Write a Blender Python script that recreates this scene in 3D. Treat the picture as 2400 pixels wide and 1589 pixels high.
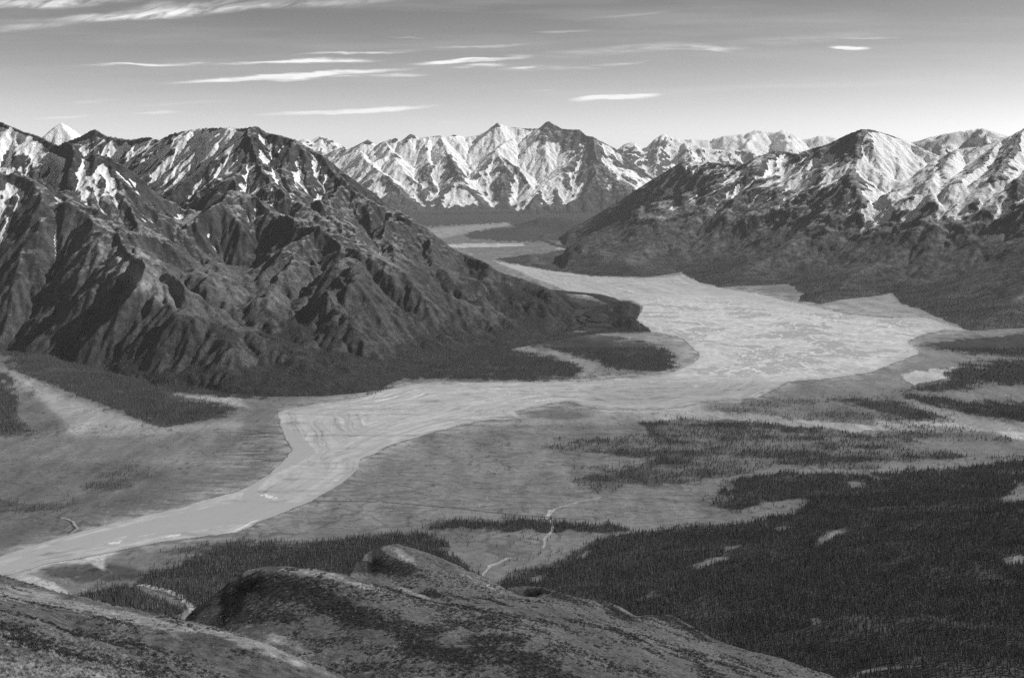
import bpy, math, random
import numpy as np
random.seed(7)
for o in list(bpy.data.objects):
    bpy.data.objects.remove(o)
S = bpy.context.scene
COL = S.collection
F, HC, YH = 3000.0, 1000.0, 400.0        # focal length in px of a 2400 px wide frame, eye height, horizon row

# ------------------------------------------------------------------ camera
cam = bpy.data.cameras.new('camera'); co = bpy.data.objects.new('camera', cam); COL.objects.link(co)
co.location = (0, 0, HC); co.rotation_euler = (math.radians(90), 0, 0)
cam.sensor_width = 36.0; cam.lens = 36.0 * F / 2400.0
cam.shift_y = -(794.5 - YH) / 2400.0
cam.clip_start = 1.0; cam.clip_end = 400000.0
S.camera = co

# ------------------------------------------------------------------ sun, sky, exposure
SUN_EL, SUN_AZ = 37.0, 80.0              # azimuth clockwise from the view direction (+Y)
sun = bpy.data.lights.new('sun', 'SUN'); so = bpy.data.objects.new('sun', sun); COL.objects.link(so)
sun.energy = 5.0; sun.angle = math.radians(0.5); sun.color = (1.0, 1.0, 1.0)
so.rotation_euler = (math.radians(90 - SUN_EL), 0, math.radians(180 - SUN_AZ))
so.location = (3000, 0, 6000)
S.view_settings.view_transform = 'Standard'; S.view_settings.look = 'None'
S.view_settings.exposure = 0.12; S.view_settings.gamma = 1.0; S.view_settings.use_curve_mapping = False
S.cycles.use_denoising = False
S.cycles.max_bounces = 4; S.cycles.diffuse_bounces = 2; S.cycles.glossy_bounces = 1
S.cycles.transparent_max_bounces = 4; S.cycles.volume_bounces = 0

class NT:
    def __init__(s, tree): s.t = tree; s.n = tree.nodes; s.l = tree.links
    def add(s, typ, **kw):
        n = s.n.new(typ)
        for k, v in kw.items():
            if k == 'inp':
                for a, b in v.items():
                    if isinstance(b, bpy.types.NodeSocket): s.l.new(b, n.inputs[a])
                    else: n.inputs[a].default_value = b
            else: setattr(n, k, v)
        return n
    def m(s, op, a, b=None, c=None, clamp=False):
        n = s.n.new('ShaderNodeMath'); n.operation = op; n.use_clamp = clamp
        for i, v in enumerate((a, b, c)):
            if v is None: continue
            if isinstance(v, bpy.types.NodeSocket): s.l.new(v, n.inputs[i])
            else: n.inputs[i].default_value = v
        return n.outputs[0]
    def rng(s, v, a, b, c=0.0, d=1.0, smooth=False):
        n = s.n.new('ShaderNodeMapRange'); n.interpolation_type = 'SMOOTHSTEP' if smooth else 'LINEAR'
        s.l.new(v, n.inputs[0])
        for i, q in enumerate((a, b, c, d)): n.inputs[i + 1].default_value = q
        return n.outputs[0]
    def mixf(s, f, a, b):
        n = s.n.new('ShaderNodeMix'); n.data_type = 'FLOAT'
        for i, v in ((0, f), (2, a), (3, b)):
            if isinstance(v, bpy.types.NodeSocket): s.l.new(v, n.inputs[i])
            else: n.inputs[i].default_value = v
        return n.outputs[0]

W = bpy.data.worlds.new('World'); S.world = W; W.use_nodes = True
w = NT(W.node_tree)
for n in list(w.n): w.n.remove(n)
sky = w.add('ShaderNodeTexSky', sky_type='NISHITA', sun_disc=False)
sky.sun_elevation = math.radians(SUN_EL); sky.sun_rotation = math.radians(SUN_AZ)
sky.altitude = 1500; sky.air_density = 1.0; sky.dust_density = 0.4; sky.ozone_density = 1.0
sr = w.add('ShaderNodeSeparateColor', inp={0: sky.outputs[0]})
# red-filtered black and white film
SKY_K, SKY_P = 2.1, 2.1
lum = w.m('MULTIPLY', w.m('POWER', w.m('MULTIPLY', sr.outputs[0], 0.11), SKY_P), SKY_K / 0.11)
tc = w.add('ShaderNodeTexCoord')
sx = w.add('ShaderNodeSeparateXYZ', inp={0: tc.outputs['Generated']})
yy = w.m('MAXIMUM', sx.outputs[1], 0.05)
U = w.m('MULTIPLY', w.m('DIVIDE', sx.outputs[0], yy), 3.0)     # thousands of px right of centre
V = w.m('MULTIPLY', w.m('DIVIDE', sx.outputs[2], yy), 3.0)     # thousands of px above the horizon
uv = w.add('ShaderNodeCombineXYZ', inp={0: U, 1: V})
wn = w.add('ShaderNodeTexNoise', inp={'Vector': w.add('ShaderNodeMapping', inp={0: uv.outputs[0], 3: (4.0, 22.0, 1)}).outputs[0], 'Scale': 1.0, 'Detail': 4.0, 'Roughness': 0.6})
wv = w.m('MULTIPLY', w.m('SUBTRACT', wn.outputs[0], 0.5), 0.030)
uvw = w.add('ShaderNodeCombineXYZ', inp={0: U, 1: w.m('ADD', V, wv)})
fn = w.add('ShaderNodeTexNoise', inp={'Vector': w.add('ShaderNodeMapping', inp={0: uv.outputs[0], 2: (0, 0, -0.06), 3: (7.0, 95.0, 1)}).outputs[0], 'Scale': 1.0, 'Detail': 6.0, 'Roughness': 0.65, 'Distortion': 0.6})
wisp = w.rng(fn.outputs[0], 0.36, 0.62, 0.05, 1.2)
# curled filaments for the big cirrus
fn2 = w.add('ShaderNodeTexNoise', inp={'Vector': w.add('ShaderNodeMapping', inp={0: w.add('ShaderNodeMapping', inp={0: uv.outputs[0], 2: (0, 0, -0.22)}).outputs[0], 3: (9.0, 48.0, 1)}).outputs[0], 'Scale': 1.0, 'Detail': 7.0, 'Roughness': 0.62, 'Distortion': 1.6})
wisp2 = w.rng(fn2.outputs[0], 0.34, 0.66, 0.1, 1.1)
# x0,y0,x1,y1 (px of the 2400 px frame), half width, opacity, hardness, kind
STREAKS = [
 (60,48,620,22,15,.75,1,1),(150,52,420,40,11,.5,1,1),(330,30,800,-6,22,.35,1,1),(-120,12,330,-4,20,.75,1,1),(-80,78,210,52,12,.32,1,1),
 (500,26,1000,-6,14,.3,1,1),(330,20,420,10,24,.3,1,1),(500,8,560,-4,20,.25,1,1),(230,40,560,8,26,.22,1,1),
 (170,157,520,149,5,.75,1,0),(440,152,900,140,6,.7,1,0),(640,146,880,140,11,.75,1,0),(690,128,990,122,4,.6,1,0),(880,122,1300,100,5,.28,1,0),
 (400,196,950,163,9,1.0,2,2),(610,190,760,183,6,.9,1,0),(860,180,1010,174,7,.45,1,0),(760,183,900,178,5,.5,1,0),
 (960,151,1230,139,7,1.0,2,2),(1060,158,1190,155,6,.85,1,0),(1170,163,1330,161,7,.85,1,0),(1180,132,1260,136,10,.3,1,0),(1300,158,1420,160,5,.25,1,0),
 (1340,236,1548,222,9,1.1,3,2),(610,271,1020,250,9,1.1,2,2),(300,268,440,263,5,.45,1,2),(70,278,230,271,6,.42,1,2),
 (1380,153,1520,143,6,.4,1,0),(1600,105,1720,122,10,.5,1,1),(1560,118,1760,112,8,.3,1,0),(1700,100,2060,84,16,.18,1,0),(1940,110,2040,112,5,1.0,2,0),(1960,93,2120,90,4,.3,1,0),
 (1200,134,1760,100,14,.22,1,0),(1010,288,1090,287,3,.3,1,2),(1340,48,1580,28,6,.16,1,0),(1250,76,1400,72,5,.22,1,0),(1240,215,1300,213,3,.35,1,0),
 (140,240,300,232,5,.2,1,0),(900,90,1010,88,3,.2,1,0),(1300,222,2420,180,14,.09,1,2),(300,250,560,236,6,.15,1,2),
]
acc = {0: None, 1: None, 2: None}
for (x0, y0, x1, y1, hw, op, hard, kind) in STREAKS:
    cx, cy = (x0 + x1) / 2 - 1200, 400 - (y0 + y1) / 2
    L = math.hypot(x1 - x0, y1 - y0) / 2; a = math.atan2(-(y1 - y0), x1 - x0)
    mp = w.add('ShaderNodeMapping', vector_type='TEXTURE', inp={0: uvw.outputs[0], 1: (cx / 1000, cy / 1000, 0), 2: (0, 0, a), 3: (L / 1000 * 1.2, hw / 1000 * 0.92, 1)})
    g = w.add('ShaderNodeTexGradient', gradient_type='SPHERICAL', inp={0: mp.outputs[0]})
    v = w.m('MULTIPLY', w.rng(g.outputs['Fac'], 0.0, 1.0 / (0.6 + 0.5 * hard), 0, 1, True), op)
    acc[kind] = v if acc[kind] is None else w.m('ADD', acc[kind], v)
cl = w.m('ADD', w.m('ADD', w.m('MULTIPLY', acc[0], wisp), w.m('MULTIPLY', acc[1], wisp2)), w.m('MULTIPLY', acc[2], w.rng(wisp, 0.1, 1.0, 0.5, 1.05)))
# broad faint veils
vn = w.add('ShaderNodeTexNoise', inp={'Vector': w.add('ShaderNodeMapping', inp={0: uv.outputs[0], 2: (0, 0, -0.04), 3: (1.2, 16.0, 1)}).outputs[0], 'Scale': 1.0, 'Detail': 5.0, 'Roughness': 0.6})
veil = w.m('MULTIPLY', w.rng(vn.outputs[0], 0.45, 0.8, 0, 0.16), w.rng(V, 0.1, 0.3, 0.4, 1.0))
cl = w.m('ADD', cl, veil)
cl = w.m('MULTIPLY', cl, w.rng(sx.outputs[1], 0.3, 0.7, 0, 1), clamp=True)
CLOUD = 9.9
tot = w.mixf(w.m('MINIMUM', cl, 0.95), lum, CLOUD)
cc = w.add('ShaderNodeCombineColor', inp={0: tot, 1: tot, 2: tot})
bg = w.add('ShaderNodeBackground', inp={0: cc.outputs[0], 1: 0.10})
ow = w.add('ShaderNodeOutputWorld', inp={0: bg.outputs[0]})
W.cycles.sampling_method = 'MANUAL'; W.cycles.sample_map_resolution = 512

# ------------------------------------------------------------------ numeric helpers
def _hash(ix, iy, seed):
    h = (ix.astype(np.uint32) * np.uint32(374761393) + iy.astype(np.uint32) * np.uint32(668265263) + np.uint32((seed * 974711 + 1013) & 0xffffffff))
    h = (h ^ (h >> np.uint32(13))) * np.uint32(1274126177)
    h = h ^ (h >> np.uint32(16))
    h = h * np.uint32(2246822519); h = h ^ (h >> np.uint32(15))
    return h
def perlin(x, y, seed=0):
    x = np.asarray(x, np.float32); y = np.asarray(y, np.float32)
    fx = np.floor(x); fy = np.floor(y); ix = fx.astype(np.int32); iy = fy.astype(np.int32)
    dx = x - fx; dy = y - fy
    u = dx * dx * dx * (dx * (dx * 6 - 15) + 10); v = dy * dy * dy * (dy * (dy * 6 - 15) + 10)
    def g(ox, oy):
        a = _hash(ix + ox, iy + oy, seed).astype(np.float32) * np.float32(2 * math.pi / 4294967296.0)
        return np.cos(a) * (dx - ox) + np.sin(a) * (dy - oy)
    a = g(0, 0); b = g(1, 0); c = g(0, 1); d = g(1, 1)
    t = a + (b - a) * u
    return (t + ((c + (d - c) * u) - t) * v) * np.float32(1.5)
def fbm(x, y, octv=5, seed=0, gain=0.5, lac=2.03, ridged=False):
    s = 0; a = 1.0; n = 0
    for i in range(octv):
        p = perlin(x * lac ** i + 17.3 * i, y * lac ** i - 9.1 * i, seed + i)
        if ridged: p = 1 - 2 * np.abs(p)
        s = s + a * p; n += a; a *= gain
    return s / n
def box(a, r, it=2):
    """separable box blur of a 2-D array, radius r"""
    for _ in range(it):
        for ax in (0, 1):
            n = a.shape[ax]
            pad = [(0, 0), (0, 0)]; pad[ax] = (r + 1, r)
            c = np.cumsum(np.pad(a, pad, mode='edge').astype(np.float64), axis=ax)
            if ax == 0: a = (c[2 * r + 1:] - c[:-2 * r - 1]) / (2 * r + 1)
            else: a = (c[:, 2 * r + 1:] - c[:, :-2 * r - 1]) / (2 * r + 1)
        a = a.astype(np.float32)
    return a
def inpoly(px, py, poly):
    r = np.zeros(px.shape, bool); n = len(poly)
    xs = [p[0] for p in poly]; ys = [p[1] for p in poly]
    for i in range(n):
        x0, y0, x1, y1 = xs[i], ys[i], xs[i - 1], ys[i - 1]
        if y0 == y1: continue
        c = ((y0 > py) != (y1 > py)) & (px < (x1 - x0) * (py - y0) / (y1 - y0) + x0)
        r ^= c
    return r
def polydist(X, Y, poly, closed=True):
    d = np.full(X.shape, 1e12, np.float32); n = len(poly)
    for i in range(n if closed else n - 1):
        ax, ay = poly[i]; bx, by = poly[(i + 1) % n]
        ex, ey = bx - ax, by - ay; l2 = ex * ex + ey * ey + 1e-9
        t = np.clip(((X - ax) * ex + (Y - ay) * ey) / l2, 0, 1)
        d = np.minimum(d, (X - ax - t * ex) ** 2 + (Y - ay - t * ey) ** 2)
    return np.sqrt(d)
def smooth(a, b, x):
    t = np.clip((x - a) / (b - a), 0, 1); return t * t * (3 - 2 * t)
def W3(px, py, d):
    return ((px - 1200) * d / F, d, HC - (py - YH) * d / F)
def ground(px, py): 
    d = F * HC / (py - YH); return ((px - 1200) * d / F, d)
def gp(poly):
    """list of (px,py) on the valley floor, or (px,'d',dist) -> world XY"""
    return [(((p[0] - 1200) * p[2] / F, p[2]) if len(p) == 3 else ground(*p)) for p in poly]
def proj(X, Y, Z):
    return 1200 + F * X / Y, YH + F * (HC - Z) / Y

# ------------------------------------------------------------------ mesh / scene helpers
def link(o): COL.objects.link(o); return o
def struct(o, kind='structure'): o['kind'] = kind; return o
def grid_mesh(name, X, Y, Z, mat, attrs=None, keep=None, smooth_=True):
    nr, nc = X.shape
    co_ = np.stack([X, Y, Z], -1).reshape(-1, 3).astype(np.float32)
    idx = np.arange(nr * nc, dtype=np.int32).reshape(nr, nc)
    q = np.stack([idx[:-1, :-1], idx[:-1, 1:], idx[1:, 1:], idx[1:, :-1]], -1).reshape(-1, 4)
    if keep is not None: q = q[keep.reshape(-1)]
    used = np.zeros(nr * nc, bool); used[q.reshape(-1)] = True
    remap = np.cumsum(used) - 1; q = remap[q].astype(np.int32); co_ = co_[used]
    me = bpy.data.meshes.new(name)
    me.vertices.add(len(co_)); me.vertices.foreach_set('co', co_.reshape(-1))
    me.loops.add(q.size); me.loops.foreach_set('vertex_index', q.reshape(-1))
    me.polygons.add(len(q)); me.polygons.foreach_set('loop_start', np.arange(0, q.size, 4, dtype=np.int32))
    me.update(calc_edges=True)
    if smooth_: me.polygons.foreach_set('use_smooth', np.ones(len(q), bool))
    for k, v in (attrs or {}).items():
        a = me.attributes.new(k, 'FLOAT', 'POINT'); a.data.foreach_set('value', v.reshape(-1)[used].astype(np.float32))
    me.materials.append(mat)
    return link(bpy.data.objects.new(name, me))
def bilinear(G, X, Y, x0, y0, st):
    fx = np.clip((X - x0) / st, 0, G.shape[1] - 1.001); fy = np.clip((Y - y0) / st, 0, G.shape[0] - 1.001)
    ix = fx.astype(int); iy = fy.astype(int); u = fx - ix; v = fy - iy
    return (G[iy, ix] * (1 - u) + G[iy, ix + 1] * u) * (1 - v) + (G[iy + 1, ix] * (1 - u) + G[iy + 1, ix + 1] * u) * v

# ------------------------------------------------------------------ materials (all greys: the place is seen in black and white)
def land_material(name, snow=True, scale=1.0, bump=1.0, bdist=3.0, con=1.0):
    """albedo from the surface's own cover: 'tone' = ground albedo, 'snow' = how likely snow lies here"""
    m = bpy.data.materials.new(name); m.use_nodes = True; t = NT(m.node_tree)
    bs = t.n['Principled BSDF']; bs.inputs['Roughness'].default_value = 0.92; bs.inputs['Specular IOR Level'].default_value = 0.1
    geo = t.add('ShaderNodeNewGeometry'); P = geo.outputs['Position']
    n1 = t.add('ShaderNodeTexNoise', inp={'Vector': P, 'Scale': 0.02 / scale, 'Detail': 8.0, 'Roughness': 0.68})
    n2 = t.add('ShaderNodeTexNoise', inp={'Vector': P, 'Scale': 0.11 / scale, 'Detail': 4.0, 'Roughness': 0.7})
    tone = t.add('ShaderNodeAttribute', attribute_name='tone').outputs['Fac']
    v = t.m('MULTIPLY', tone, t.rng(n1.outputs[0], 0.33, 0.67, 1 - 0.5 * con, 1 + 0.5 * con))
    v = t.m('MULTIPLY', v, t.rng(n2.outputs[0], 0.33, 0.67, 1 - 0.35 * con, 1 + 0.35 * con))
    if snow:
        sp = t.add('ShaderNodeAttribute', attribute_name='snow').outputs['Fac']
        n3 = t.add('ShaderNodeTexNoise', inp={'Vector': P, 'Scale': 0.012 / scale, 'Detail': 9.0, 'Roughness': 0.72})
        s = t.m('ADD', sp, t.m('MULTIPLY', t.m('SUBTRACT', n3.outputs[0], 0.5), 0.62))
        s = t.rng(s, 0.47, 0.56, 0, 1, True)
        v = t.mixf(s, v, 0.86)
    c = t.add('ShaderNodeCombineColor', inp={0: v, 1: v, 2: v})
    t.l.new(c.outputs[0], bs.inputs['Base Color'])
    nb = t.add('ShaderNodeTexNoise', inp={'Vector': P, 'Scale': 0.03 / scale, 'Detail': 9.0, 'Roughness': 0.72})
    b = t.add('ShaderNodeBump', inp={'Height': nb.outputs[0], 'Strength': 1.0 * bump, 'Distance': bdist * scale * 6.5})
    t.l.new(b.outputs[0], bs.inputs['Normal'])
    return m
def grey(name, v, rough=0.9, spec=0.15, var=0.0, scale=1.0):
    m = bpy.data.materials.new(name); m.use_nodes = True; t = NT(m.node_tree)
    bs = t.n['Principled BSDF']; bs.inputs['Roughness'].default_value = rough; bs.inputs['Specular IOR Level'].default_value = spec
    bs.inputs['Base Color'].default_value = (v, v, v, 1)
    if var:
        oi = t.add('ShaderNodeObjectInfo'); geo = t.add('ShaderNodeNewGeometry')
        n = t.add('ShaderNodeTexNoise', inp={'Vector': geo.outputs['Position'], 'Scale': scale, 'Detail': 7.0, 'Roughness': 0.65})
        f = t.m('MULTIPLY', t.rng(oi.outputs['Random'], 0, 1, 1 - var, 1 + var), t.rng(n.outputs[0], 0.3, 0.7, 1 - var, 1 + var))
        f = t.m('MULTIPLY', f, v); c = t.add('ShaderNodeCombineColor', inp={0: f, 1: f, 2: f})
        t.l.new(c.outputs[0], bs.inputs['Base Color'])
    return m
M_ML = land_material('mountain_near', scale=1.0)
M_MR = land_material('mountain_mid', scale=1.6)
M_MF = land_material('mountain_far', scale=3.0)

# ------------------------------------------------------------------ mountain engine
def envelope(X, Y, ridges, slope):
    """upper envelope of ridge lines falling away at a set slope on both sides"""
    H = np.full(X.shape, -1e4, np.float32)
    for pts, sl in ridges:
        for (ax, ay, az), (bx, by, bz) in zip(pts[:-1], pts[1:]):
            ex, ey = bx - ax, by - ay; l2 = ex * ex + ey * ey + 1e-6
            t = np.clip(((X - ax) * ex + (Y - ay) * ey) / l2, 0, 1)
            dd = np.sqrt((X - ax - t * ex) ** 2 + (Y - ay - t * ey) ** 2)
            z = az + (bz - az) * t - sl * slope * dd * (1.0 + 0.0) + 0
            H = np.maximum(H, z)
    return H
def spurs(ridge, rnd, step, fall=0.48, maxlen=1500, zmin=30, levels=1, spread=0.6):
    """side spurs branching off a crest"""
    out = []; acc_ = rnd.uniform(0.3, 1) * step; side = 1
    for (a, b) in zip(ridge[:-1], ridge[1:]):
        L = math.hypot(b[0] - a[0], b[1] - a[1]); pos = 0
        while pos + acc_ < L:
            pos += acc_; acc_ = step * rnd.uniform(0.4, 1.6); t = pos / L
            p = [a[i] + (b[i] - a[i]) * t for i in range(3)]
            down = 1 if b[2] < a[2] else -1
            dirx, diry = (b[0] - a[0]) / L * down, (b[1] - a[1]) / L * down
            side = -side
            ang = side * math.radians(rnd.uniform(30, 95))
            dx = dirx * math.cos(ang) - diry * math.sin(ang); dy = dirx * math.sin(ang) + diry * math.cos(ang)
            q = list(p); q[2] -= 0.02 * step; pts = [tuple(q)]
            length = min(maxlen, max(0, (p[2] - zmin)) / fall) * rnd.uniform(0.6, 1.0); k = max(2, int(length / (step * 0.6)))
            for j in range(k):
                s_ = length / k; an = rnd.uniform(-spread, spread)
                ddx = dx * math.cos(an) - dy * math.sin(an); ddy = dx * math.sin(an) + dy * math.cos(an)
                q = [q[0] + ddx * s_, q[1] + ddy * s_, q[2] - s_ * fall * rnd.uniform(0.6, 1.4)]
                pts.append(tuple(q))
            out.append(pts)
            if levels > 1: out += spurs(pts, rnd, step * 0.55, fall * 1.15, maxlen * 0.4, zmin, levels - 1)
    return out
def gullies(H, X, Y, st, wl, amp, seed, octv=4, gain=0.52, mask=1.0):
    """downhill-aligned ribs and gullies, finer ones following the slopes the coarser ones made"""
    H = H.copy(); ox, oy = X, Y
    for o in range(octv):
        fr = 1.0 / wl
        Hs = box(H, max(1, int(wl / st / 5)), 2)
        gy, gx = np.gradient(Hs, st)
        sl = np.sqrt(gx * gx + gy * gy) + 1e-6
        sx_, sy_ = -gy / sl, gx / sl
        x = X * fr; y = Y * fr
        ix = np.floor(x).astype(np.int32); iy = np.floor(y).astype(np.int32)
        sw = np.zeros_like(H); sv = np.zeros_like(H)
        for cy in (-1, 0, 1, 2):
            for cx in (-1, 0, 1, 2):
                h1 = _hash(ix + cx, iy + cy, seed + o * 7).astype(np.float32) / 4294967296.0
                h2 = _hash(ix + cx, iy + cy, seed + o * 7 + 3).astype(np.float32) / 4294967296.0
                dx = x - ix - cx + (h1 - 0.5); dy = y - iy - cy + (h2 - 0.5)
                wt = np.exp(-2.2 * (dx * dx + dy * dy))
                ph = (dx * sx_ + dy * sy_) * (2 * math.pi)
                sv += np.cos(ph) * wt; sw += wt
        g = sv / np.maximum(sw, 1e-3)
        g = 1 - 1.6 * np.sqrt(np.clip((1 - g) * 0.5, 0, 1))     # sharp ribs, wide gullies
        k = smooth(0.10, 0.45, sl)
        H += amp * k * g * mask
        wl *= 0.5; amp *= gain
    return H
def erode(H, st, iters, K, fixed, m=0.45, guard=1.0):
    """stream-power incision along the steepest-descent drainage net (implicit in time)"""
    nr, nc = H.shape; H = H.astype(np.float64).copy(); N = nr * nc
    idx = np.arange(N).reshape(nr, nc)
    for it in range(iters):
        best = np.zeros((nr, nc)); rc = idx.copy(); dd = np.full((nr, nc), st, float)
        Hp = np.pad(H, 1, mode='constant', constant_values=1e9); ip = np.pad(idx, 1, mode='edge')
        for oy in (-1, 0, 1):
            for ox in (-1, 0, 1):
                if ox == 0 and oy == 0: continue
                ds = st * math.hypot(ox, oy)
                q = (H - Hp[1 + oy:1 + oy + nr, 1 + ox:1 + ox + nc]) / ds
                b = q > best
                best = np.where(b, q, best); rc = np.where(b, ip[1 + oy:1 + oy + nr, 1 + ox:1 + ox + nc], rc); dd = np.where(b, ds, dd)
        h = H.ravel(); order = np.argsort(h, kind='stable'); rl = rc.ravel().tolist()
        acc_ = [st * st] * N; ol = order.tolist()
        for i in reversed(ol):
            r = rl[i]
            if r != i: acc_[r] += acc_[i]
        c = (K * np.array(acc_) ** m / dd.ravel())
        c = np.where(fixed.ravel(), 0, c * np.ravel(guard)).tolist(); hl_ = h.tolist()
        for i in ol:
            r = rl[i]
            if r != i:
                ci = c[i]; hl_[i] = (hl_[i] + ci * hl_[r]) / (1 + ci)
        H = np.array(hl_).reshape(nr, nc)
    return H.astype(np.float32)
def fit_skyline(X, Y, H, line, land, rounds=3):
    """raise or lower the crests so that the range keeps its surveyed profile"""
    tx = np.array([p[0] for p in line], float); ty = np.array([p[1] for p in line], float)
    o = np.argsort(tx); tx = tx[o]; ty = ty[o]
    U_ = 1200 + F * X / Y; b0 = int(tx[0]); nb = int((tx[-1] - tx[0]) / 3) + 1
    bi = ((U_ - b0) / 3).astype(int); ok = (bi >= 0) & (bi < nb); tgt = np.interp(b0 + 3 * np.arange(nb) + 1.5, tx, ty)
    for r in range(rounds):
        P_ = YH + F * (HC - H) / Y
        key = np.where(ok & land & (H > 4), P_, 1e9).ravel(); bb = np.where(ok, bi, 0).ravel()
        o2 = np.lexsort((key, bb)); first = np.r_[True, bb[o2][1:] != bb[o2][:-1]]
        bid = bb[o2][first]; ci = o2[first]
        mp_ = np.full(nb, np.nan); yc = np.full(nb, np.nan); hc_ = np.full(nb, np.nan)
        mp_[bid] = key[ci]; yc[bid] = Y.ravel()[ci]; hc_[bid] = H.ravel()[ci]
        good = np.isfinite(mp_) & (mp_ < 1e8)
        if good.sum() < 5: return H
        xs_ = np.arange(nb); dz = np.interp(xs_, xs_[good], ((mp_ - tgt) * yc / F)[good]); hc_ = np.interp(xs_, xs_[good], hc_[good])
        w_ = (5, 3, 1)[min(r, 2)]; kern = np.ones(2 * w_ + 1) / (2 * w_ + 1)
        dz = np.convolve(np.pad(dz, w_, mode='edge'), kern, 'valid'); hs = np.convolve(np.pad(hc_, w_, mode='edge'), kern, 'valid')
        fb = np.clip((U_ - b0) / 3 - 0.5, 0, nb - 1); D_ = np.interp(fb, xs_, dz); Hs_ = np.interp(fb, xs_, hs)
        edge_ = smooth(-60, 0, U_ - tx[0]) * smooth(-60, 0, tx[-1] - U_)
        H = H + D_ * edge_ * smooth(0.35, 0.95, H / np.maximum(Hs_, 30))
    return H.astype(np.float32)
def terrain(x0, x1, y0, y1, st, ridges, auto, foot, slope, seed, wl, amp, sstep, sfall, lo=0.09, hi=0.75, warp=1.0, apron=60, smax=1500, pert=40, edge=1.0, sky_line=None, ero=8, K=0.011, pw=1.4, zm=1400.0, valleys=(), capf=None, rough=2.3, vsl=(0.55, 0.0009), calm=None, gain=0.52):
    xs = np.arange(x0, x1 + st, st, dtype=np.float32); ys = np.arange(y0, y1 + st, st, dtype=np.float32)
    X, Y = np.meshgrid(xs, ys)
    rnd = random.Random(seed)
    R = []
    for r in ridges:
        sl = 1.0
        if isinstance(r, tuple): sl, r = r
        R.append(([W3(*p) for p in r], sl))
    gz = lambda pts: [(x, y, zm * (max(z, 1.0) / zm) ** (1 / pw)) for x, y, z in pts]
    A = []
    for r, s_ in [(R[i][0], R[i][1]) for i in auto]:
        A += [(q, s_) for q in spurs(r, rnd, sstep, sfall, smax, 20)]
    Wx = X + warp * (fbm(X / 900, Y / 900, 4, seed + 1) * 60 + fbm(X / 160, Y / 160, 3, seed + 5) * 20)
    Wy = Y + warp * (fbm(X / 900, Y / 900, 4, seed + 2) * 60 + fbm(X / 160, Y / 160, 3, seed + 6) * 20)
    Hg = np.maximum(envelope(Wx, Wy, [(gz(p), q) for p, q in R], slope), envelope(Wx, Wy, [(gz(p), q) for p, q in A], slope * 0.95))
    H = np.where(Hg > 0, zm * (np.maximum(Hg, 0) / zm) ** pw, Hg).astype(np.float32)
    for w_, vl in valleys:
        P3 = [W3(*p) for p in vl]; best = np.full(X.shape, 1e9, np.float32)
        for (ax, ay, az), (bx, by, bz) in zip(P3[:-1], P3[1:]):
            ex, ey = bx - ax, by - ay; l2 = ex * ex + ey * ey + 1e-6
            t = np.clip(((Wx - ax) * ex + (Wy - ay) * ey) / l2, 0, 1)
            dd = np.sqrt((Wx - ax - t * ex) ** 2 + (Wy - ay - t * ey) ** 2)
            dd = np.maximum(dd - w_, 0)
            best = np.minimum(best, az + (bz - az) * t + vsl[0] * dd + vsl[1] * dd * dd)
        H = np.where(best < 1e8, -18 * np.logaddexp(-H / 18, -np.minimum(best, 4000) / 18), H).astype(np.float32)
    poly = gp(foot)
    fw = edge * (fbm(X / 300, Y / 300, 4, seed + 9) * 30)
    fx_, fy_ = X + fw, Y + fw * 2
    ins = inpoly(fx_, fy_, poly); dist = polydist(fx_, fy_, poly); sd = np.where(ins, dist, -dist)
    # crest weight: keep crests crisp, round the lower slopes
    loz = lo * sd + 0.00002 * np.maximum(sd, 0) ** 2 * 0
    Hk = H
    a = apron
    H = a * np.logaddexp(Hk / a, loz / a)
    H = np.where(H > 0, H, H)
    cap = (np.maximum(sd, 0) * hi if capf is None else capf(np.maximum(sd, 0), X, Y)) + 6 * smooth(0, 140, sd)
    cap = np.where(sd > 0, cap, sd * 0.3)
    H = -a * 0.3 * np.logaddexp(-H / (a * 0.3), -cap / (a * 0.3))
    H = H.astype(np.float32)
    H0 = H.copy()
    hm = smooth(20, 350, H)
    H = H + hm * pert * fbm(X / 700, Y / 700, 5, seed + 20, ridged=True)
    cm_ = 1.0 if calm is None else 0.48 + 0.52 * smooth(calm[0], calm[1], H0 + 120 * fbm(X / 800, Y / 800, 3, seed + 43))
    H = gullies(H, X, Y, st, wl, amp, seed + 50, 4, gain, cm_)
    f = smooth(5, 120, H0)
    H = H0 * (1 - f) + H * f
    if ero: H = erode(H + 0.5 * fbm(X / 40, Y / 40, 3, seed + 33) * smooth(5, 60, H0), st, ero, K, (sd < 20) | (H0 < 14), guard=smooth(25, 160, H0))
    gy_, gx_ = np.gradient(box(H, 2, 1), st); ss = smooth(0.35, 0.8, np.sqrt(gx_ * gx_ + gy_ * gy_))
    crag = smooth(-0.15, 0.25, fbm(X / (60 * st), Y / (60 * st), 3, seed + 41))
    H = H + cm_ * ss * (0.35 + 0.85 * crag) * st * (rough * fbm(X / (14 * st), Y / (14 * st), 5, seed + 35, gain=0.6, ridged=True))
    H = fit_skyline(X, Y, H, sky_line or [p for p in (ridges[0][1] if isinstance(ridges[0], tuple) else ridges[0])], sd > 0)
    H += smooth(10, 200, H) * fbm(X / 60, Y / 60, 3, seed + 31) * st * 0.5
    return xs, ys, X, Y, H.astype(np.float32), sd
def dlog(*a): print(*a, flush=True)
import time; T0 = time.time()

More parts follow.
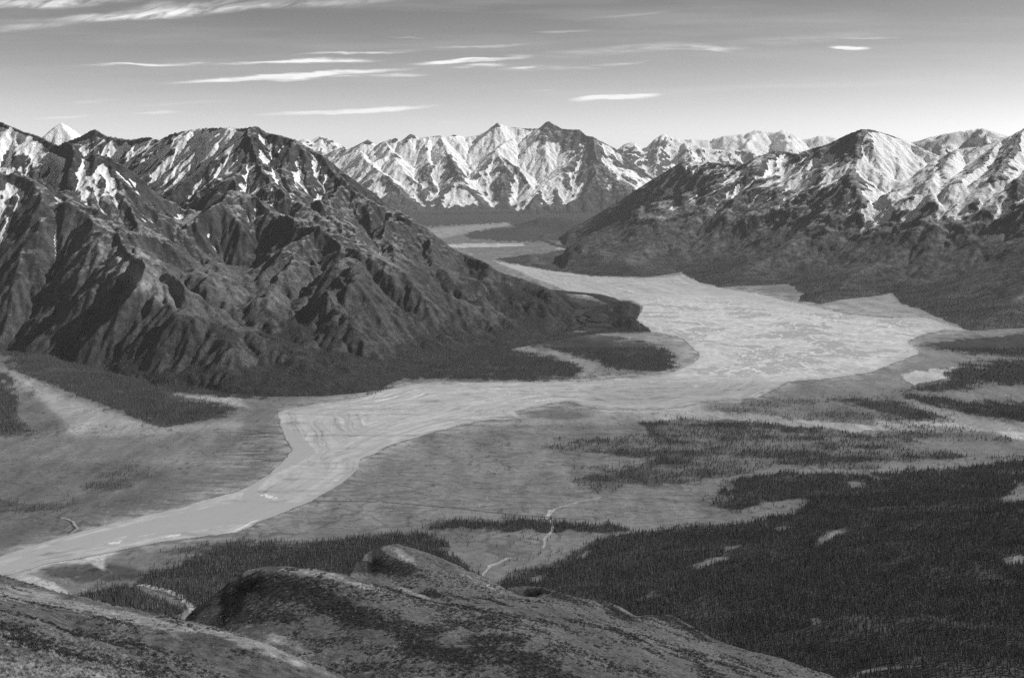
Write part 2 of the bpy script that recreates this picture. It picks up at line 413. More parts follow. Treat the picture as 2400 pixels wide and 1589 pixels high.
# ================================================================== LEFT MOUNTAINS
L_RIDGES = [
 # main crest: dark back peak, snowy shoulder, main summit, long spine down to the river
 [(135,341,11800),(186,321,11600),(221,302,11500),(250,319,11400),(304,328,11300),(348,321,11200),(372,329,11100),(406,312,10900),(473,301,10600),(541,299,10300),(561,302,10200),(602,296,10000)],
 [(602,296,10000),(625,311,10000),(659,318,9950),(693,328,9900),(727,348,9800),(760,365,9700),(800,400,9500),(841,429,9400),(878,453,9300),(912,483,9200),(966,510,9100),(1003,537,9050),(1037,564,9000),(1070,588,8950),(1138,615,8900),(1172,639,8900),(1239,659,8900),(1307,686,9000),(1358,699,9100),(1425,707,9400),(1480,709,9450)],
 # near left crest running down to the right
 [(-250,300,9600),(-100,290,9300),(0,285,9000),(20,294,8950),(51,307,8900),(98,322,8800),(135,341,8700),(176,355,8650),(236,368,8550),(290,385,8500),(338,405,8450),(382,439,8350),(439,483,8250),(460,510,8150)],
 # B
 [(-250,330,8000),(0,362,7700),(60,395,7500),(100,425,7400),(135,439,7320),(190,487,7200),(253,531,7050),(324,585,6900),(372,622,6850),(422,690,6650),(456,737,6450)],
 [(100,425,7400),(101,455,7150),(140,540,6900),(170,620,6700),(200,690,6550)],
 [(0,380,7600),(20,480,7200),(30,560,6950),(10,640,6750)],
 # M1 and M2
 [(602,296,10000),(575,370,9500),(554,432,9000),(500,483,8400),(440,545,7900),(405,595,7500)],
 [(554,432,9000),(642,500,8500),(710,530,8200),(740,527,8100),(800,574,7900),(841,588,7800),(901,615,7700),(969,649,7600),(1037,682,7550),(1104,723,7500),(1180,762,7450),(1250,790,7400)],
 [(710,530,8200),(700,600,7600),(720,650,7250),(790,720,6800),(830,770,6500),(850,830,6250)],
 [(500,483,8400),(540,560,7800),(600,620,7400),(640,700,6900),(690,760,6550),(720,830,6250)],
 [(800,574,7900),(830,650,7300),(890,710,6950),(960,770,6750),(1010,830,6500)],
 [(1239,659,8900),(1310,690,8450),(1380,720,8250),(1440,745,8250)],[(1425,707,9400),(1440,716,9000),(1470,728,8800)],
 (0.8,[(1455,748,8550),(1480,752,8500)]),[(1172,639,8900),(1240,690,8300),(1320,735,7950),(1400,765,7900)],
 # crest ribs on the river side
 [(800,400,9500),(770,470,9000),(800,540,8400)],
 [(912,483,9200),(900,540,8700),(930,600,8200)],
 [(1003,537,9050),(1020,600,8600),(1060,650,8200),(1100,690,8000)],
 [(1138,615,8900),(1150,670,8500),(1200,720,8200),(1280,755,8000)],
 [(693,328,9900),(660,400,9400),(690,460,8900),(740,500,8500)],
 (1.4,[(450,660,7080),(483,636,7060),(515,648,7030),(550,680,6980)]),
 [(642,500,8500),(640,560,8200),(625,620,7750)],[(642,500,8500),(660,580,8000),(665,650,7400),(690,715,6950)],[(740,527,8100),(790,590,7800),(780,640,7400),(820,690,7050),(880,745,6750)],
 [(740,470,8900),(790,520,8500),(850,570,8250)],[(602,296,10000),(600,350,9600),(620,400,9200),(650,440,8900)],
 # front bench
 (0.8,[(130,770,6450),(170,715,6600),(243,662,6700),(338,689,6600),(422,716,6500),(520,765,6350),(640,800,6250),(760,840,6150)]),
 [(-300,500,6800),(-100,580,6500),(0,690,6300),(60,760,6200),(95,808,6080)],
 [(243,662,6700),(230,740,6350),(200,800,6200)],
 [(338,689,6600),(350,760,6300),(340,820,6150)],
 [(422,716,6500),(440,790,6200),(450,840,6080)],
]
L_SKY = [(-120,290),(0,285),(20,294),(51,307),(98,322)] + [p[:2] for p in L_RIDGES[0]] + [p[:2] for p in L_RIDGES[1]][1:]
L_FOOT = [(-500,846),(0,848),(60,862),(150,875),(300,893),(450,908),(560,924),(640,930),(760,930),(860,921),(893,912),(925,895),(960,882),(1010,868),(1060,845),(1130,830),(1200,818),(1300,800),(1380,785),(1450,778),(1515,778),(1560,785),(1520,768),(1490,752),(1500,735),(1506,721),(1480,711),(1425,'d',10400),(1239,'d',10900),(1037,'d',12000),(800,'d',13500),(-700,'d',15000)]
dlog('L start')
L_VAL = [(25,[(340,545,7800),(380,590,7500),(420,660,7150),(450,705,6950),(500,735,6850),(560,765,6700),(640,790,6550),(740,830,6350)]),
 (110,[(520,625,8000),(575,630,8000)]),(30,[(575,635,7900),(590,690,7300),(560,745,6880),(560,765,6700)]),(20,[(520,625,8000),(440,640,7500),(425,660,7200)]),
 (40,[(745,640,7700),(705,700,7300),(695,750,6900),(700,800,6500)]),
 (12,[(185,395,8450),(197,440,8250),(215,480,8100),(260,520,8000),(340,545,7800)]),
 (15,[(10,540,7300),(25,640,6900),(60,740,6500),(100,805,6150)]),
 (30,[(260,385,9600),(330,420,9400),(400,470,9000),(440,500,8700),(410,560,8100),(380,590,7600)]),
 (15,[(620,420,9100),(655,480,8700),(640,520,8300)]),(20,[(860,520,8700),(880,570,8350),(930,620,8150),(1000,660,7950),(1080,700,7800)])]
def l_cap(sd, X, Y):
    k = smooth(450, 700, 1200 + F * X / Y); a_ = 0.75 - 0.55 * k
    k2 = smooth(1050, 1200, 1200 + F * X / Y)
    return a_ * sd + (0.0001 + 0.0003 * k) * sd * sd
lx, ly, LX, LY, LH, LSD = terrain(-4700, 1500, 5400, 12600, 7.5, L_RIDGES, [0,1,2], L_FOOT, 0.62, 11, 460, 78, 760, 0.50, lo=0.09, warp=0.6, pw=1.35, zm=1400.0, K=0.012, ero=9, pert=45, gain=0.50, apron=35, smax=800, sky_line=L_SKY, valleys=L_VAL, capf=l_cap, rough=1.9)
def slope_of(H, st):
    gy, gx = np.gradient(H, st); return np.sqrt(gx * gx + gy * gy), gx, gy
def blobs(px, py, lst):
    s = np.zeros(px.shape, np.float32)
    for (x, y, rx, ry, ang, a) in lst:
        c, n = math.cos(math.radians(ang)), math.sin(math.radians(ang))
        u = ((px - x) * c + (py - y) * n) / rx; v = (-(px - x) * n + (py - y) * c) / ry
        s += a * np.exp(-(u * u + v * v))
    return s
def cover(X, Y, H, st, seed, snowline, snowspan, k_curv, scl=1.0):
    sl, gx, gy = slope_of(H, st)
    curv = (box(H, max(1, int(5 * scl)), 2) - H)                      # >0 in gullies
    curv2 = (box(H, max(2, int(16 * scl)), 2) - H)
    px, py = proj(X, Y, H)
    n = fbm(X / 500, Y / 500, 4, seed)
    sn = (H - snowline) / snowspan + k_curv * (curv / st * 2.6 + curv2 / st * 0.7) + 0.25 * n - 0.22 * np.clip(sl - 0.75, 0, 1)
    streak = fbm(X / 90, Y / 90, 3, seed + 4)
    # rock on steep ground, scree lower, turf and scrub on gentle low ground
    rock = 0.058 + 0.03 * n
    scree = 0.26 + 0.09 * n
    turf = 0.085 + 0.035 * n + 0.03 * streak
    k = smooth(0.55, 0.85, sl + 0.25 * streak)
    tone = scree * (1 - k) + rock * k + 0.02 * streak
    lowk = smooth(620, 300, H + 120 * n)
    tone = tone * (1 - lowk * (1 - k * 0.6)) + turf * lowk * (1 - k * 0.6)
    return px, py, sl, curv, sn, tone, n
px, py, sl, cv, sn, tone, nn = cover(LX, LY, LH, 7.5, 70, 1150, 800, 0.085); sn += 0.42 + 0.13 * smooth(750, 950, LH)
sn += blobs(px, py, [(30,330,40,50,60,.8),(90,360,70,14,38,.6),(20,400,14,40,0,.5),(170,400,70,6,38,.6),(195,440,9,50,-5,.7),(230,400,40,7,-50,.5),(430,350,150,45,-32,.25),(500,320,90,25,-20,.3),(300,340,60,25,-30,.3),(430,420,60,40,-40,.35),(540,400,40,40,-20,.4),(640,430,30,60,-10,.4),(690,440,12,60,10,.4),(250,430,50,50,20,.35),(60,480,60,60,30,.3),(150,300,40,24,0,.9),(10,540,8,60,5,.6),(75,540,30,6,-55,.6),(45,560,30,5,-55,.5)]
  + [(450,352,120,7,-30,.9),(478,362,130,7,-31,.95),(510,352,90,6,-32,.8),(400,345,70,6,-34,.7),(545,345,60,6,-35,.7),(355,330,50,6,-38,.6),(330,345,34,5,-30,.5),(500,305,60,6,-5,.6),(360,318,30,8,10,.6),(255,340,26,4,-55,.6),(290,345,30,5,-60,.6),(540,520,8,20,-20,.4),(180,640,8,5,0,.6),(345,520,26,5,35,.5),(480,560,30,4,-40,.6),(520,635,30,6,10,.7),(470,610,8,4,0,.5)])
sn -= blobs(px, py, [(600,340,60,40,30,.5),(700,380,60,60,30,.3),(60,420,60,40,30,.25),(850,450,90,50,30,.5),(230,345,60,25,0,.25)])
sn = sn + 0.10 * smooth(650, 1000, LH); sn = np.where(LH < 330, sn - (330 - LH) / 300, sn)
fo = smooth(190, 90, LH + 60 * nn + 40 * fbm(LX / 120, LY / 120, 4, 77)) * smooth(0.9, 0.5, sl)
hz_ = 330 + 160 * smooth(600, 900, px); fo = np.maximum(fo, smooth(.35, .6, 0.5 + 0.12 * smooth(600, 900, px) + 0.8 * fbm(LX / 260, LY / 260, 4, 79)) * smooth(1.0, 0.55, LH / hz_) * smooth(0.95, 0.6, sl))
fo = np.maximum(fo, smooth(1180, 1280, px) * smooth(260, 160, LH + 40 * nn)); tone = tone * (1 - fo) + 0.04 * fo
tone += blobs(px, py, [(260,600,90,16,40,.10),(330,660,110,16,35,.12),(300,640,120,30,25,.08),(180,600,50,60,0,.03),(520,660,50,30,30,.07),(380,640,60,20,40,.08),(560,700,30,20,0,.05),(640,690,40,40,0,.05),(760,700,60,60,0,.02)]) * (1 - fo)
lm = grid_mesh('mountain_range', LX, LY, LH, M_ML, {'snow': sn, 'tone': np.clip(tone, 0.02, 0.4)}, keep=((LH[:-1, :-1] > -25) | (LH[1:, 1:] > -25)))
struct(lm)
L_FO = fo
dlog('L', time.time() - T0)

# ================================================================== RIGHT MOUNTAINS
R_RIDGES = [
 [(1300,557,19000),(1374,517,18500),(1459,466,17800),(1510,432,17400),(1560,402,17000),(1600,378,16800),(1660,380,16500),(1735,387,16000),(1762,375,15800),(1816,351,15500),(1857,358,15300),(1870,361,15200),(1904,348,15100),(1938,339,15000),(1989,314,14700),(2019,303,14500),(2043,304,14500),(2090,318,14700),(2120,329,14700),(2171,351,14500),(2205,368,14200),(2242,350,14000),(2283,346,13900),(2310,338,13800),(2343,331,13800),(2370,318,13800),(2400,301,13800),(2460,300,13800),(2600,400,13800)],
 [(2343,331,13800),(2300,380,13000),(2250,430,12200)],[(2400,301,13800),(2370,360,13000),(2330,410,12100)],[(2470,330,13500),(2420,390,12600),(2380,430,11800)],
 [(2019,303,14500),(2010,350,14100),(2005,395,13800),(1900,440,13500),(1759,483,13300),(1680,515,13400),(1600,543,13500),(1500,583,13800),(1420,605,13900)],
 [(2005,395,13800),(1978,422,13000),(1960,470,12500),(1900,510,12200),(1820,560,12000),(1720,610,11900),(1660,640,11900)],
 [(1978,422,13000),(2010,500,12300),(2000,560,11700),(1960,610,11300),(1900,655,11200)],
 [(2242,350,14000),(2171,419,12500),(2124,459,11850),(2073,500,11350),(2050,545,11000)],
 [(2500,435,11400),(2400,452,11200),(2340,460,11000),(2293,466,10800),(2259,493,10700),(2191,520,10600),(2107,554,10500),(2039,574,10500),(1989,608,10500),(1921,639,10700),(1860,664,11000)],
 [(2520,560,9200),(2400,554,9000),(2343,574,8950),(2286,588,8950),(2208,632,9100),(2141,659,9500),(2095,686,10000)],
 [(2520,650,8500),(2400,640,8450),(2330,680,8500),(2240,725,8750)],
 [(2520,720,8100),(2400,700,8150),(2340,738,8250)],
 [(1816,351,15500),(1780,420,14700),(1700,465,14400),(1620,500,14600),(1540,535,15000),(1470,562,15300)],
 [(1600,378,16800),(1610,430,16000),(1560,470,15800),(1480,510,16200),(1400,548,16800)],
 (0.5,[(1180,608,13900),(1260,600,13600),(1324,586,13700),(1400,592,13400),(1480,602,13200),(1560,615,12900)]),
 [(1730,560,12900),(1650,590,12900),(1560,622,13000)],
]
R_FOOT = [(1262,560),(1290,574),(1325,584),(1360,586),(1391,588),(1330,594),(1240,600),(1162,607),(1195,616),(1219,619),(1287,632),(1354,640),(1391,645),(1450,648),(1510,650),(1560,645),(1597,638),(1620,652),(1644,662),(1688,673),(1769,670),(1850,666),(1880,690),(1868,706),(1924,714),(1972,702),(2060,694),(2090,686),(2114,713),(2150,722),(2175,735),(2215,753),(2276,776),(2400,768),(3100,750),(3100,'d',22000),(1900,'d',24000),(1380,'d',23000),(1262,'d',20500)]
R_VAL = [(20,[(2205,374,14100),(2150,420,13000),(2100,480,12200),(2050,540,11500),(2036,575,11100),(1960,630,10950),(1870,666,10950)]),
 (10,[(2320,500,10350),(2289,569,9900),(2250,620,9850),(2180,660,10050),(2120,700,10300)]),
 (25,[(1700,430,15300),(1640,480,15000),(1560,530,15000),(1480,570,15200)]),(15,[(1900,400,14300),(1840,450,13900),(1750,510,13700),(1640,560,13600)]),
 (15,[(1930,450,12900),(1850,510,12600),(1760,570,12350),(1650,620,12300)])]
rx, ry, RX, RY, RH, RSD = terrain(-300, 6900, 8000, 20600, 12.0, R_RIDGES, [0,3,4,6,7,11,12], R_FOOT, 0.40, 23, 400, 44, 900, 0.44, lo=0.035, warp=0.7, pw=1.6, zm=1400.0, K=0.009, ero=9, pert=25, valleys=R_VAL, capf=lambda sd, X, Y: 0.10 * sd + 0.00019 * sd * sd, rough=1.6, vsl=(0.40, 0.0005), calm=(380, 720), apron=45, smax=1300, edge=1.8)
px, py, sl, cv, sn, tone, nn = cover(RX, RY, RH, 12.0, 170, 1000, 700, 0.085); sn += 0.62 + 0.12 * smooth(1700, 2100, px) + 0.45 * fbm(RX / 700, RY / 700, 4, 197) + 0.2 * fbm(RX / 150, RY / 150, 3, 199)
sn += blobs(px, py, [(2110,380,70,45,30,.9),(2090,470,90,40,-40,.5),(2200,440,90,60,-20,.35),(2000,470,50,60,30,.3),(2040,540,20,40,20,.6),(2290,480,80,30,-10,.4),(1690,375,110,10,3,.9),(1570,430,40,30,-30,.2),(1850,440,90,40,-35,.18),(2370,500,60,30,0,.4),(2300,420,90,50,0,.3),(2190,480,60,40,-30,.3),(1700,450,120,30,-35,.12),(2030,360,10,60,0,.1)])
sn -= blobs(px, py, [(1985,345,60,32,-12,1.3),(1860,372,50,16,-15,.5),(2340,370,60,50,0,.25),(1850,380,60,25,-20,.3),(1950,560,80,40,0,.3)])
sn = np.where(RH < 430, sn - (430 - RH) / 250, sn)
tone = tone * 1.12 + 0.055 * fbm((0.892 * RX + 0.452 * RY) / 700, (0.892 * RY - 0.452 * RX + 60 * nn) / 85, 4, 191); fo = smooth(150, 60, RH + 70 * nn + 40 * fbm(RX / 160, RY / 160, 4, 177)) * smooth(0.9, 0.5, sl)
tone = tone * (1 - fo) + (0.074 + 0.05 * nn + 0.05 * fbm((0.892 * RX + 0.452 * RY) / 600, (0.892 * RY - 0.452 * RX) / 110, 4, 193)) * fo
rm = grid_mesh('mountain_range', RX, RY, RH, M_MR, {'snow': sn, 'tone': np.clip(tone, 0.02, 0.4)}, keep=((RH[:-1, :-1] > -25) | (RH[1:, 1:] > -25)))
struct(rm); R_FO = fo
dlog('R', time.time() - T0)

# ================================================================== FAR MASSIF
F_RIDGES = [
 [(780,352,35500),(817,350,35000),(841,338,34500),(863,327,34300),(881,340,34200),(901,331,34000),(927,324,34000),(942,329,34000),(962,314,34000),(972,317,34000),(977,323,34000),(1003,321,34000),(1030,318,34000),(1043,323,34000),(1064,316,34200),(1091,321,34500),(1118,318,34500),(1135,311,34500),(1165,288,34500),(1189,297,34600),(1222,301,34600),(1249,302,34500),(1263,301,34300),(1275,290,34100),(1285,284,34000),(1300,292,33900),(1317,302,33800),(1337,304,33700),(1358,304,33500),(1375,318,33200),(1391,321,33000),(1408,331,33000),(1442,348,32800),(1476,375,32600),(1510,402,32500),(1560,440,32300)],
 [(1391,321,33000),(1341,378,32000),(1290,419,31200),(1250,456,30400),(1206,495,29700)],
 [(1391,321,33000),(1400,370,31900),(1420,430,30900),(1440,480,30000)],
 [(1341,378,32000),(1350,430,31000),(1340,480,30000)],
 [(1249,302,34500),(1190,330,33500),(1165,348,32800),(1130,390,32000),(1100,430,31200),(1080,480,30200)],
 [(1165,348,32800),(1190,400,31800),(1180,450,30800),(1190,485,30000)],
 [(1165,348,32800),(1215,395,31900),(1245,435,31000)],
 [(1030,318,34000),(1060,370,32300),(1075,410,31300),(1040,450,30500),(1060,490,29700)],
 [(901,331,34000),(930,370,32500),(960,420,31200),(980,480,29900)],
 [(841,338,34500),(860,380,32500),(900,405,31300),(930,440,30500),(940,480,29900)],
 [(1476,375,32600),(1480,430,31300),(1500,480,30000)],
 [(1003,321,34000),(1000,380,32500),(1010,430,31000),(1020,480,30000)],
 [(1285,284,34000),(1290,340,33200),(1300,370,32800)],
]
F_FOOT = [(600,503),(960,504),(1100,503),(1300,501),(1420,500),(1800,499),(1800,'d',37500),(1300,'d',38500),(600,'d',38500)]
fx, fy, FX, FY, FH, FSD = terrain(-5600, 4600, 28500, 36500, 22.0, F_RIDGES, [0,4,7,8], F_FOOT, 0.55, 41, 900, 95, 2400, 0.5, lo=0.03, hi=0.9, warp=1.5, pw=1.35, zm=2300.0, K=0.003, rough=1.0, apron=70, smax=2400, pert=15)
px, py, sl, cv, sn, tone, nn = cover(FX, FY, FH, 22.0, 270, 150, 2000, 0.035)
cvb = box(FH, 10, 2) - FH; sn += 0.004 * cvb
sn = sn - 0.50 * smooth(0.5, 1.1, box(sl.astype(np.float32), 4, 1)) + 0.45
sn += blobs(px, py, [(1090,340,90,26,-5,1.0),(1190,310,40,12,5,.5),(1270,400,35,40,30,1.0),(1240,445,25,40,30,.35),(850,370,90,30,5,.4),(910,400,60,20,5,.5),(1070,460,40,25,0,.4),(1100,400,25,40,0,.3)])
sn -= blobs(px, py, [(1320,325,60,28,20,.95),(1400,400,70,70,0,.26),(1130,440,50,40,0,.22),(1370,400,80,60,0,.12),(960,470,80,25,0,.25),(1000,380,50,30,0,.15)])
sn = np.where(FH < 230, sn - (230 - FH) / 500, sn)
tone = np.where(FH < 60, 0.06, tone * 0.95)
fm = grid_mesh('mountain_range', FX, FY, FH, M_MF, {'snow': sn, 'tone': np.clip(tone, 0.03, 0.4)}, keep=((FH[:-1, :-1] > -25) | (FH[1:, 1:] > -25)))
struct(fm)
# remote icy ranges
def remote(name, x0, x1, y0, y1, st, ridges, foot, seed, snadd, slope=0.5):
    a, b, X, Y, H, sd = terrain(x0, x1, y0, y1, st, ridges, list(range(len(ridges))), foot, slope, seed, 1500, 190, 1800, 0.4, lo=0.05, hi=0.9, warp=4, apron=90, smax=4000, pert=60, rough=1.0, K=0.004)
    _, _, sl, cv, sn, tone, nn = cover(X, Y, H, st, seed + 9, 500, 1500, 0.03)
    o = grid_mesh(name, X, Y, H, M_MF, {'snow': sn * 0.4 + snadd - 0.35 * smooth(0.75, 1.2, sl), 'tone': np.clip(tone, .05, .4)}, keep=((H[:-1, :-1] > -25) | (H[1:, 1:] > -25)))
    return struct(o)
remote('mountain_range', 2600, 13000, 40000, 50000, 60.0, [
 [(1420,365,46000),(1447,351,46000),(1469,336,46000),(1486,334,46000),(1513,348,45500),(1533,328,45500),(1554,314,45500),(1577,324,45500),(1600,330,45500),(1640,345,45000),(1700,355,45000),(1760,350,45000),(1800,360,45000),(1900,352,46000)],
 [(1554,314,45500),(1540,360,44000),(1530,400,42500)],[(1600,330,45500),(1630,380,43500),(1640,410,42000)]],
 [(1380,'d',39800),(2050,'d',40500),(2050,'d',50000),(1380,'d',50000)], 61, 0.55)
remote('mountain_range', 5000, 19000, 56000, 68000, 80.0, [
 [(1560,345,62000),(1600,328,62000),(1668,329,62000),(1698,319,62000),(1745,316,62000),(1769,306,62000),(1790,308,62000),(1803,311,62000),(1816,313,62000),(1833,305,62000),(1857,314,62000),(1877,328,62000),(1900,326,62000),(1918,319,62000),(1955,323,62000),(2000,340,62000)],
 [(1769,306,62000),(1750,345,59000)],[(1833,305,62000),(1850,345,59000)]],
 [(1480,'d',54500),(2120,'d',54500),(2120,'d',69000),(1480,'d',69000)], 67, 0.75)
remote('mountain_range', -9200, -4800, 48000, 56000, 60.0, [
 [(650,350,52000),(690,334,52000),(713,326,52000),(730,329,52000),(750,320,52000),(768,324,52000),(787,333,52000),(815,348,52000),(850,352,52000),(900,345,52000)]],
 [(600,'d',47500),(960,'d',47500),(960,'d',57000),(600,'d',57000)], 71, 0.4)
remote('mountain_peak', -5700, -4000, 13600, 16500, 18.0, [
 [(70,345,15500),(100,321,15300),(125,300,15000),(145,286,15000),(165,300,15000),(189,317,15100),(230,350,15300)],[(145,286,15000),(150,320,14500),(140,350,14200)]],
 [(-40,'d',13500),(330,'d',13500),(330,'d',16800),(-40,'d',16800)], 73, 1.25, 0.8)
remote('mountain_peak', 5100, 9000, 15500, 20500, 26.0, [
 [(2050,355,18500),(2100,338,18400),(2141,334,18200),(2180,322,18000),(2218,314,18000),(2260,308,18000),(2303,301,18000),(2330,309,18000),(2357,318,18000),(2420,330,18000)],[(2218,314,18000),(2200,350,17300)],[(2303,301,18000),(2320,340,17200)],
 [(2110,336,19500),(2124,331,19500),(2147,318,19500),(2171,328,19500)]],
 [(2000,'d',15800),(2600,'d',15800),(2600,'d',21000),(2000,'d',21000)], 75, 0.85, 0.6)
dlog('F', time.time() - T0)

# ================================================================== VALLEY FLOOR
def floor_h(X, Y):
    """gentle relief of the valley floor: rolling forested rise bottom right, low moraine hill far off"""
    X = np.asarray(X, np.float32); Y = np.asarray(Y, np.float32)
    u = (X - 60) / 1300.0 + (3650 - Y) / 1900.0          # rises to the right and toward the viewer
    r = smooth(0.15, 1.6, u) * smooth(4400, 3300, Y)
    z = r * 150 + r * 44 * fbm(X / 420, Y / 260, 3, 301) + smooth(0.02, 0.3, r) * 9 * fbm(X / 120, Y / 90, 3, 305)
    hx, hy = W3(1290, 515, 21800)[:2]
    for (qx, qy, d, sx_, sy_, hh) in ((1290, 515, 21800, 620, 800, 190), (1390, 515, 21000, 600, 700, 120), (1215, 530, 20500, 350, 500, 60)):
        cx = (qx - 1200) * d / F
        z = z + hh * np.exp(-((X - cx) / sx_) ** 2 - ((Y - d) / sy_) ** 2) * (1 + 0.25 * fbm(X / 300, Y / 300, 3, 309))
    fx0, fy0 = -1180 * 6.35 / 3, 6350.0
    z = z + 80 * np.clip(1 - np.sqrt((X - fx0) ** 2 + (Y - fy0) ** 2) / 950, 0, 1) ** 1.2 * smooth(5100, 5350, Y)
    # low knolls at right edge
    for (qx, qy, sx_, hh) in ((2295, 968, 60, 22), (2380, 990, 90, 16)):
        gx_, gy_ = ground(qx, qy); z = z + hh * np.exp(-(((X - gx_) / sx_) ** 2 + ((Y - gy_) / 110) ** 2))
    return z.astype(np.float32)
pys = np.concatenate([np.array([401.5, 404, 410, 420, 440, 460, 475]), np.arange(486, 640, 1.5), np.arange(640, 1760, 1.6), np.array([1900, 2300, 3400])])
pxs = np.concatenate([np.array([-9000, -3000, -1200, -500]), np.arange(-160, 2562, 2.4), np.array([2900, 3600, 5400, 11400])])
D = F * HC / (pys - YH)
GY = np.repeat(D[:, None], len(pxs), 1).astype(np.float32)
GX = ((pxs[None, :] - 1200) * D[:, None] / F).astype(np.float32)
GZ = floor_h(GX, GY)
px, py = proj(GX, GY, GZ)
# ragged-edge coordinates: every patch on the ground has its own frayed border
def fray(X, Y, px, py, a, s):
    sc = Y / F                       # metres per px across
    n1 = fbm(X / 60, Y / 110, 4, s); n2 = fbm(X / 60, Y / 110, 4, s + 3)
    return px + a * 2.2 * n1, py + a * n2
P_FOREST = {   # dense, density
 'A': ([(0,845),(25,866),(90,890),(130,908),(240,948),(330,988),(395,1002),(440,992),(530,978),(556,962),(540,948),(450,934),(375,922),(470,926),(620,936),(720,932),(700,900),(300,850),(0,800)], 1.0),
 'B': ([(-60,868),(20,878),(36,900),(44,950),(60,1000),(75,1016),(-60,1022)], 1.0),
 'C': ([(860,935),(893,918),(930,893),(1030,888),(1200,892),(1345,886),(1368,864),(1340,850),(1250,830),(1180,817),(1060,812),(960,830),(900,880)], 1.0),
 'T': ([(1150,634),(1239,661),(1300,683),(1358,700),(1425,707),(1485,709),(1506,721),(1494,743),(1495,757),(1527,778),(1450,782),(1380,788),(1250,806),(1180,810)], 0.92),
 'C2': ([(1060,785),(1200,785),(1350,781),(1470,792),(1545,808),(1584,834),(1580,858),(1560,870),(1500,873),(1430,867),(1400,849),(1310,823),(1200,808),(1080,802)], 0.92),
 'C3': ([(1380,880),(1420,850),(1560,865),(1575,872),(1480,880)], 0.35),
 'D': ([(2150,812),(2200,800),(2300,786),(2460,774),(2460,838),(2280,833),(2215,822)], 1.0),
 'E': ([(2117,917),(2150,905),(2185,898),(2230,890),(2215,880),(2242,855),(2300,848),(2460,838),(2460,900),(2300,908),(2190,918)], 1.0),
 'F': ([(2107,920),(2190,928),(2276,944),(2460,940),(2460,996),(2290,975),(2200,955),(2130,940)], 0.9),
 'G': ([(1921,932),(2000,930),(2107,942),(2180,962),(2240,984),(2140,984),(2040,962),(1980,945)], 0.85),
 'G2': ([(1640,948),(1800,935),(1920,935),(2060,965),(2150,990),(2100,1000),(1900,985),(1700,968)], 0.38),
 'G3': ([(2100,996),(2250,1000),(2400,1035),(2200,1035),(2050,1016)], 0.5),
 'H': ([(1500,988),(1600,980),(1700,984),(1870,1000),(2005,1012),(2107,1024),(2190,1040),(2100,1050),(2290,1066),(2240,1080),(2130,1085),(2040,1100),(1837,1092),(1735,1112),(1600,1134),(1560,1120),(1480,1100),(1560,1060),(1530,1030)], 0.74),
 'H1': ([(1263,1048),(1375,1030),(1480,1030),(1560,1000),(1620,1050),(1560,1075),(1470,1072),(1400,1060),(1290,1058)], 0.7),
 'H2': ([(1334,1125),(1390,1112),(1480,1100),(1600,1120),(1597,1137),(1476,1137),(1408,1166),(1370,1142)], 0.6),
 'H3': ([(1300,1085),(1400,1095),(1560,1085),(1600,1120),(1430,1110),(1330,1100)], 0.3),
 'I': ([(-20,1165),(60,1178),(150,1180),(190,1165),(185,1190),(120,1198),(-20,1200)], 0.45),
 'I2': ([(185,1150),(230,1110),(240,1095),(345,1090),(355,1120),(300,1150),(200,1158)], 0.45),
 'I3': ([(150,1172),(160,1155),(190,1160),(185,1185)], 0.5),
 'J': ([(300,1365),(400,1318),(500,1292),(620,1275),(760,1268),(830,1258),(900,1252),(1010,1250),(1050,1275),(1110,1340),(1140,1365),(900,1420),(600,1450),(440,1430),(400,1390)], 1.0),
 'J2': ([(175,1398),(240,1375),(300,1370),(360,1395),(430,1425),(430,1470),(300,1460)], 1.0),
 'J3': ([(360,1290),(450,1278),(560,1268),(620,1265),(640,1272),(560,1290),(400,1300)], 0.55),
 'K': ([(985,1240),(1060,1222),(1160,1222),(1280,1215),(1300,1222),(1420,1226),(1490,1240),(1420,1248),(1300,1246),(1200,1248),(1080,1244)], 0.9),
 'K2': ([(1050,1240),(1400,1240),(1400,1300),(1300,1330),(1200,1340),(1120,1340),(1100,1300)], 0.05),
 'L': ([(1170,1370),(1190,1345),(1240,1330),(1310,1318),(1350,1285),(1400,1262),(1480,1245),(1600,1238),(1690,1228),(1800,1215),(1760,1195),(1680,1190),(1665,1175),(1700,1130),(1740,1118),(1870,1106),(2073,1110),(2200,1100),(2290,1090),(2460,1062),(2460,1700),(1100,1700),(1100,1400)], 1.0),
 'L2': ([(1180,1300),(1290,1290),(1330,1300),(1200,1345)], 0.12),
}
P_CLEAR = [ # openings in the big wood
 [(1735,1195),(1790,1178),(1900,1170),(1890,1185),(1840,1205),(1760,1212)],[(1350,1310),(1370,1290),(1385,1288),(1370,1308)],[(1985,1128),(2030,1130),(2030,1142),(1995,1142)],
 [(1920,1262),(1960,1240),(1988,1232),(1978,1248),(1950,1262),(1925,1278)],[(2345,1170),(2400,1130),(2420,1160),(2390,1178),(2350,1178)],[(1820,1240),(1860,1230),(1862,1235),(1825,1247)],
 [(1905,1450),(1918,1448),(1920,1462),(1908,1466)],[(1700,1280),(1742,1276),(1744,1281),(1705,1290)],[(1600,1325),(1700,1305),(1710,1310),(1640,1332)],[(1240,1355),(1290,1342),(1270,1360),(1250,1365)],
 [(2350,1310),(2400,1300),(2400,1322),(2360,1318)],[(1980,1590),(2020,1568),(2080,1560),(2160,1557),(2160,1562),(2080,1566),(2020,1576)],[(1500,1400),(1540,1390),(1545,1394),(1500,1408)],
]
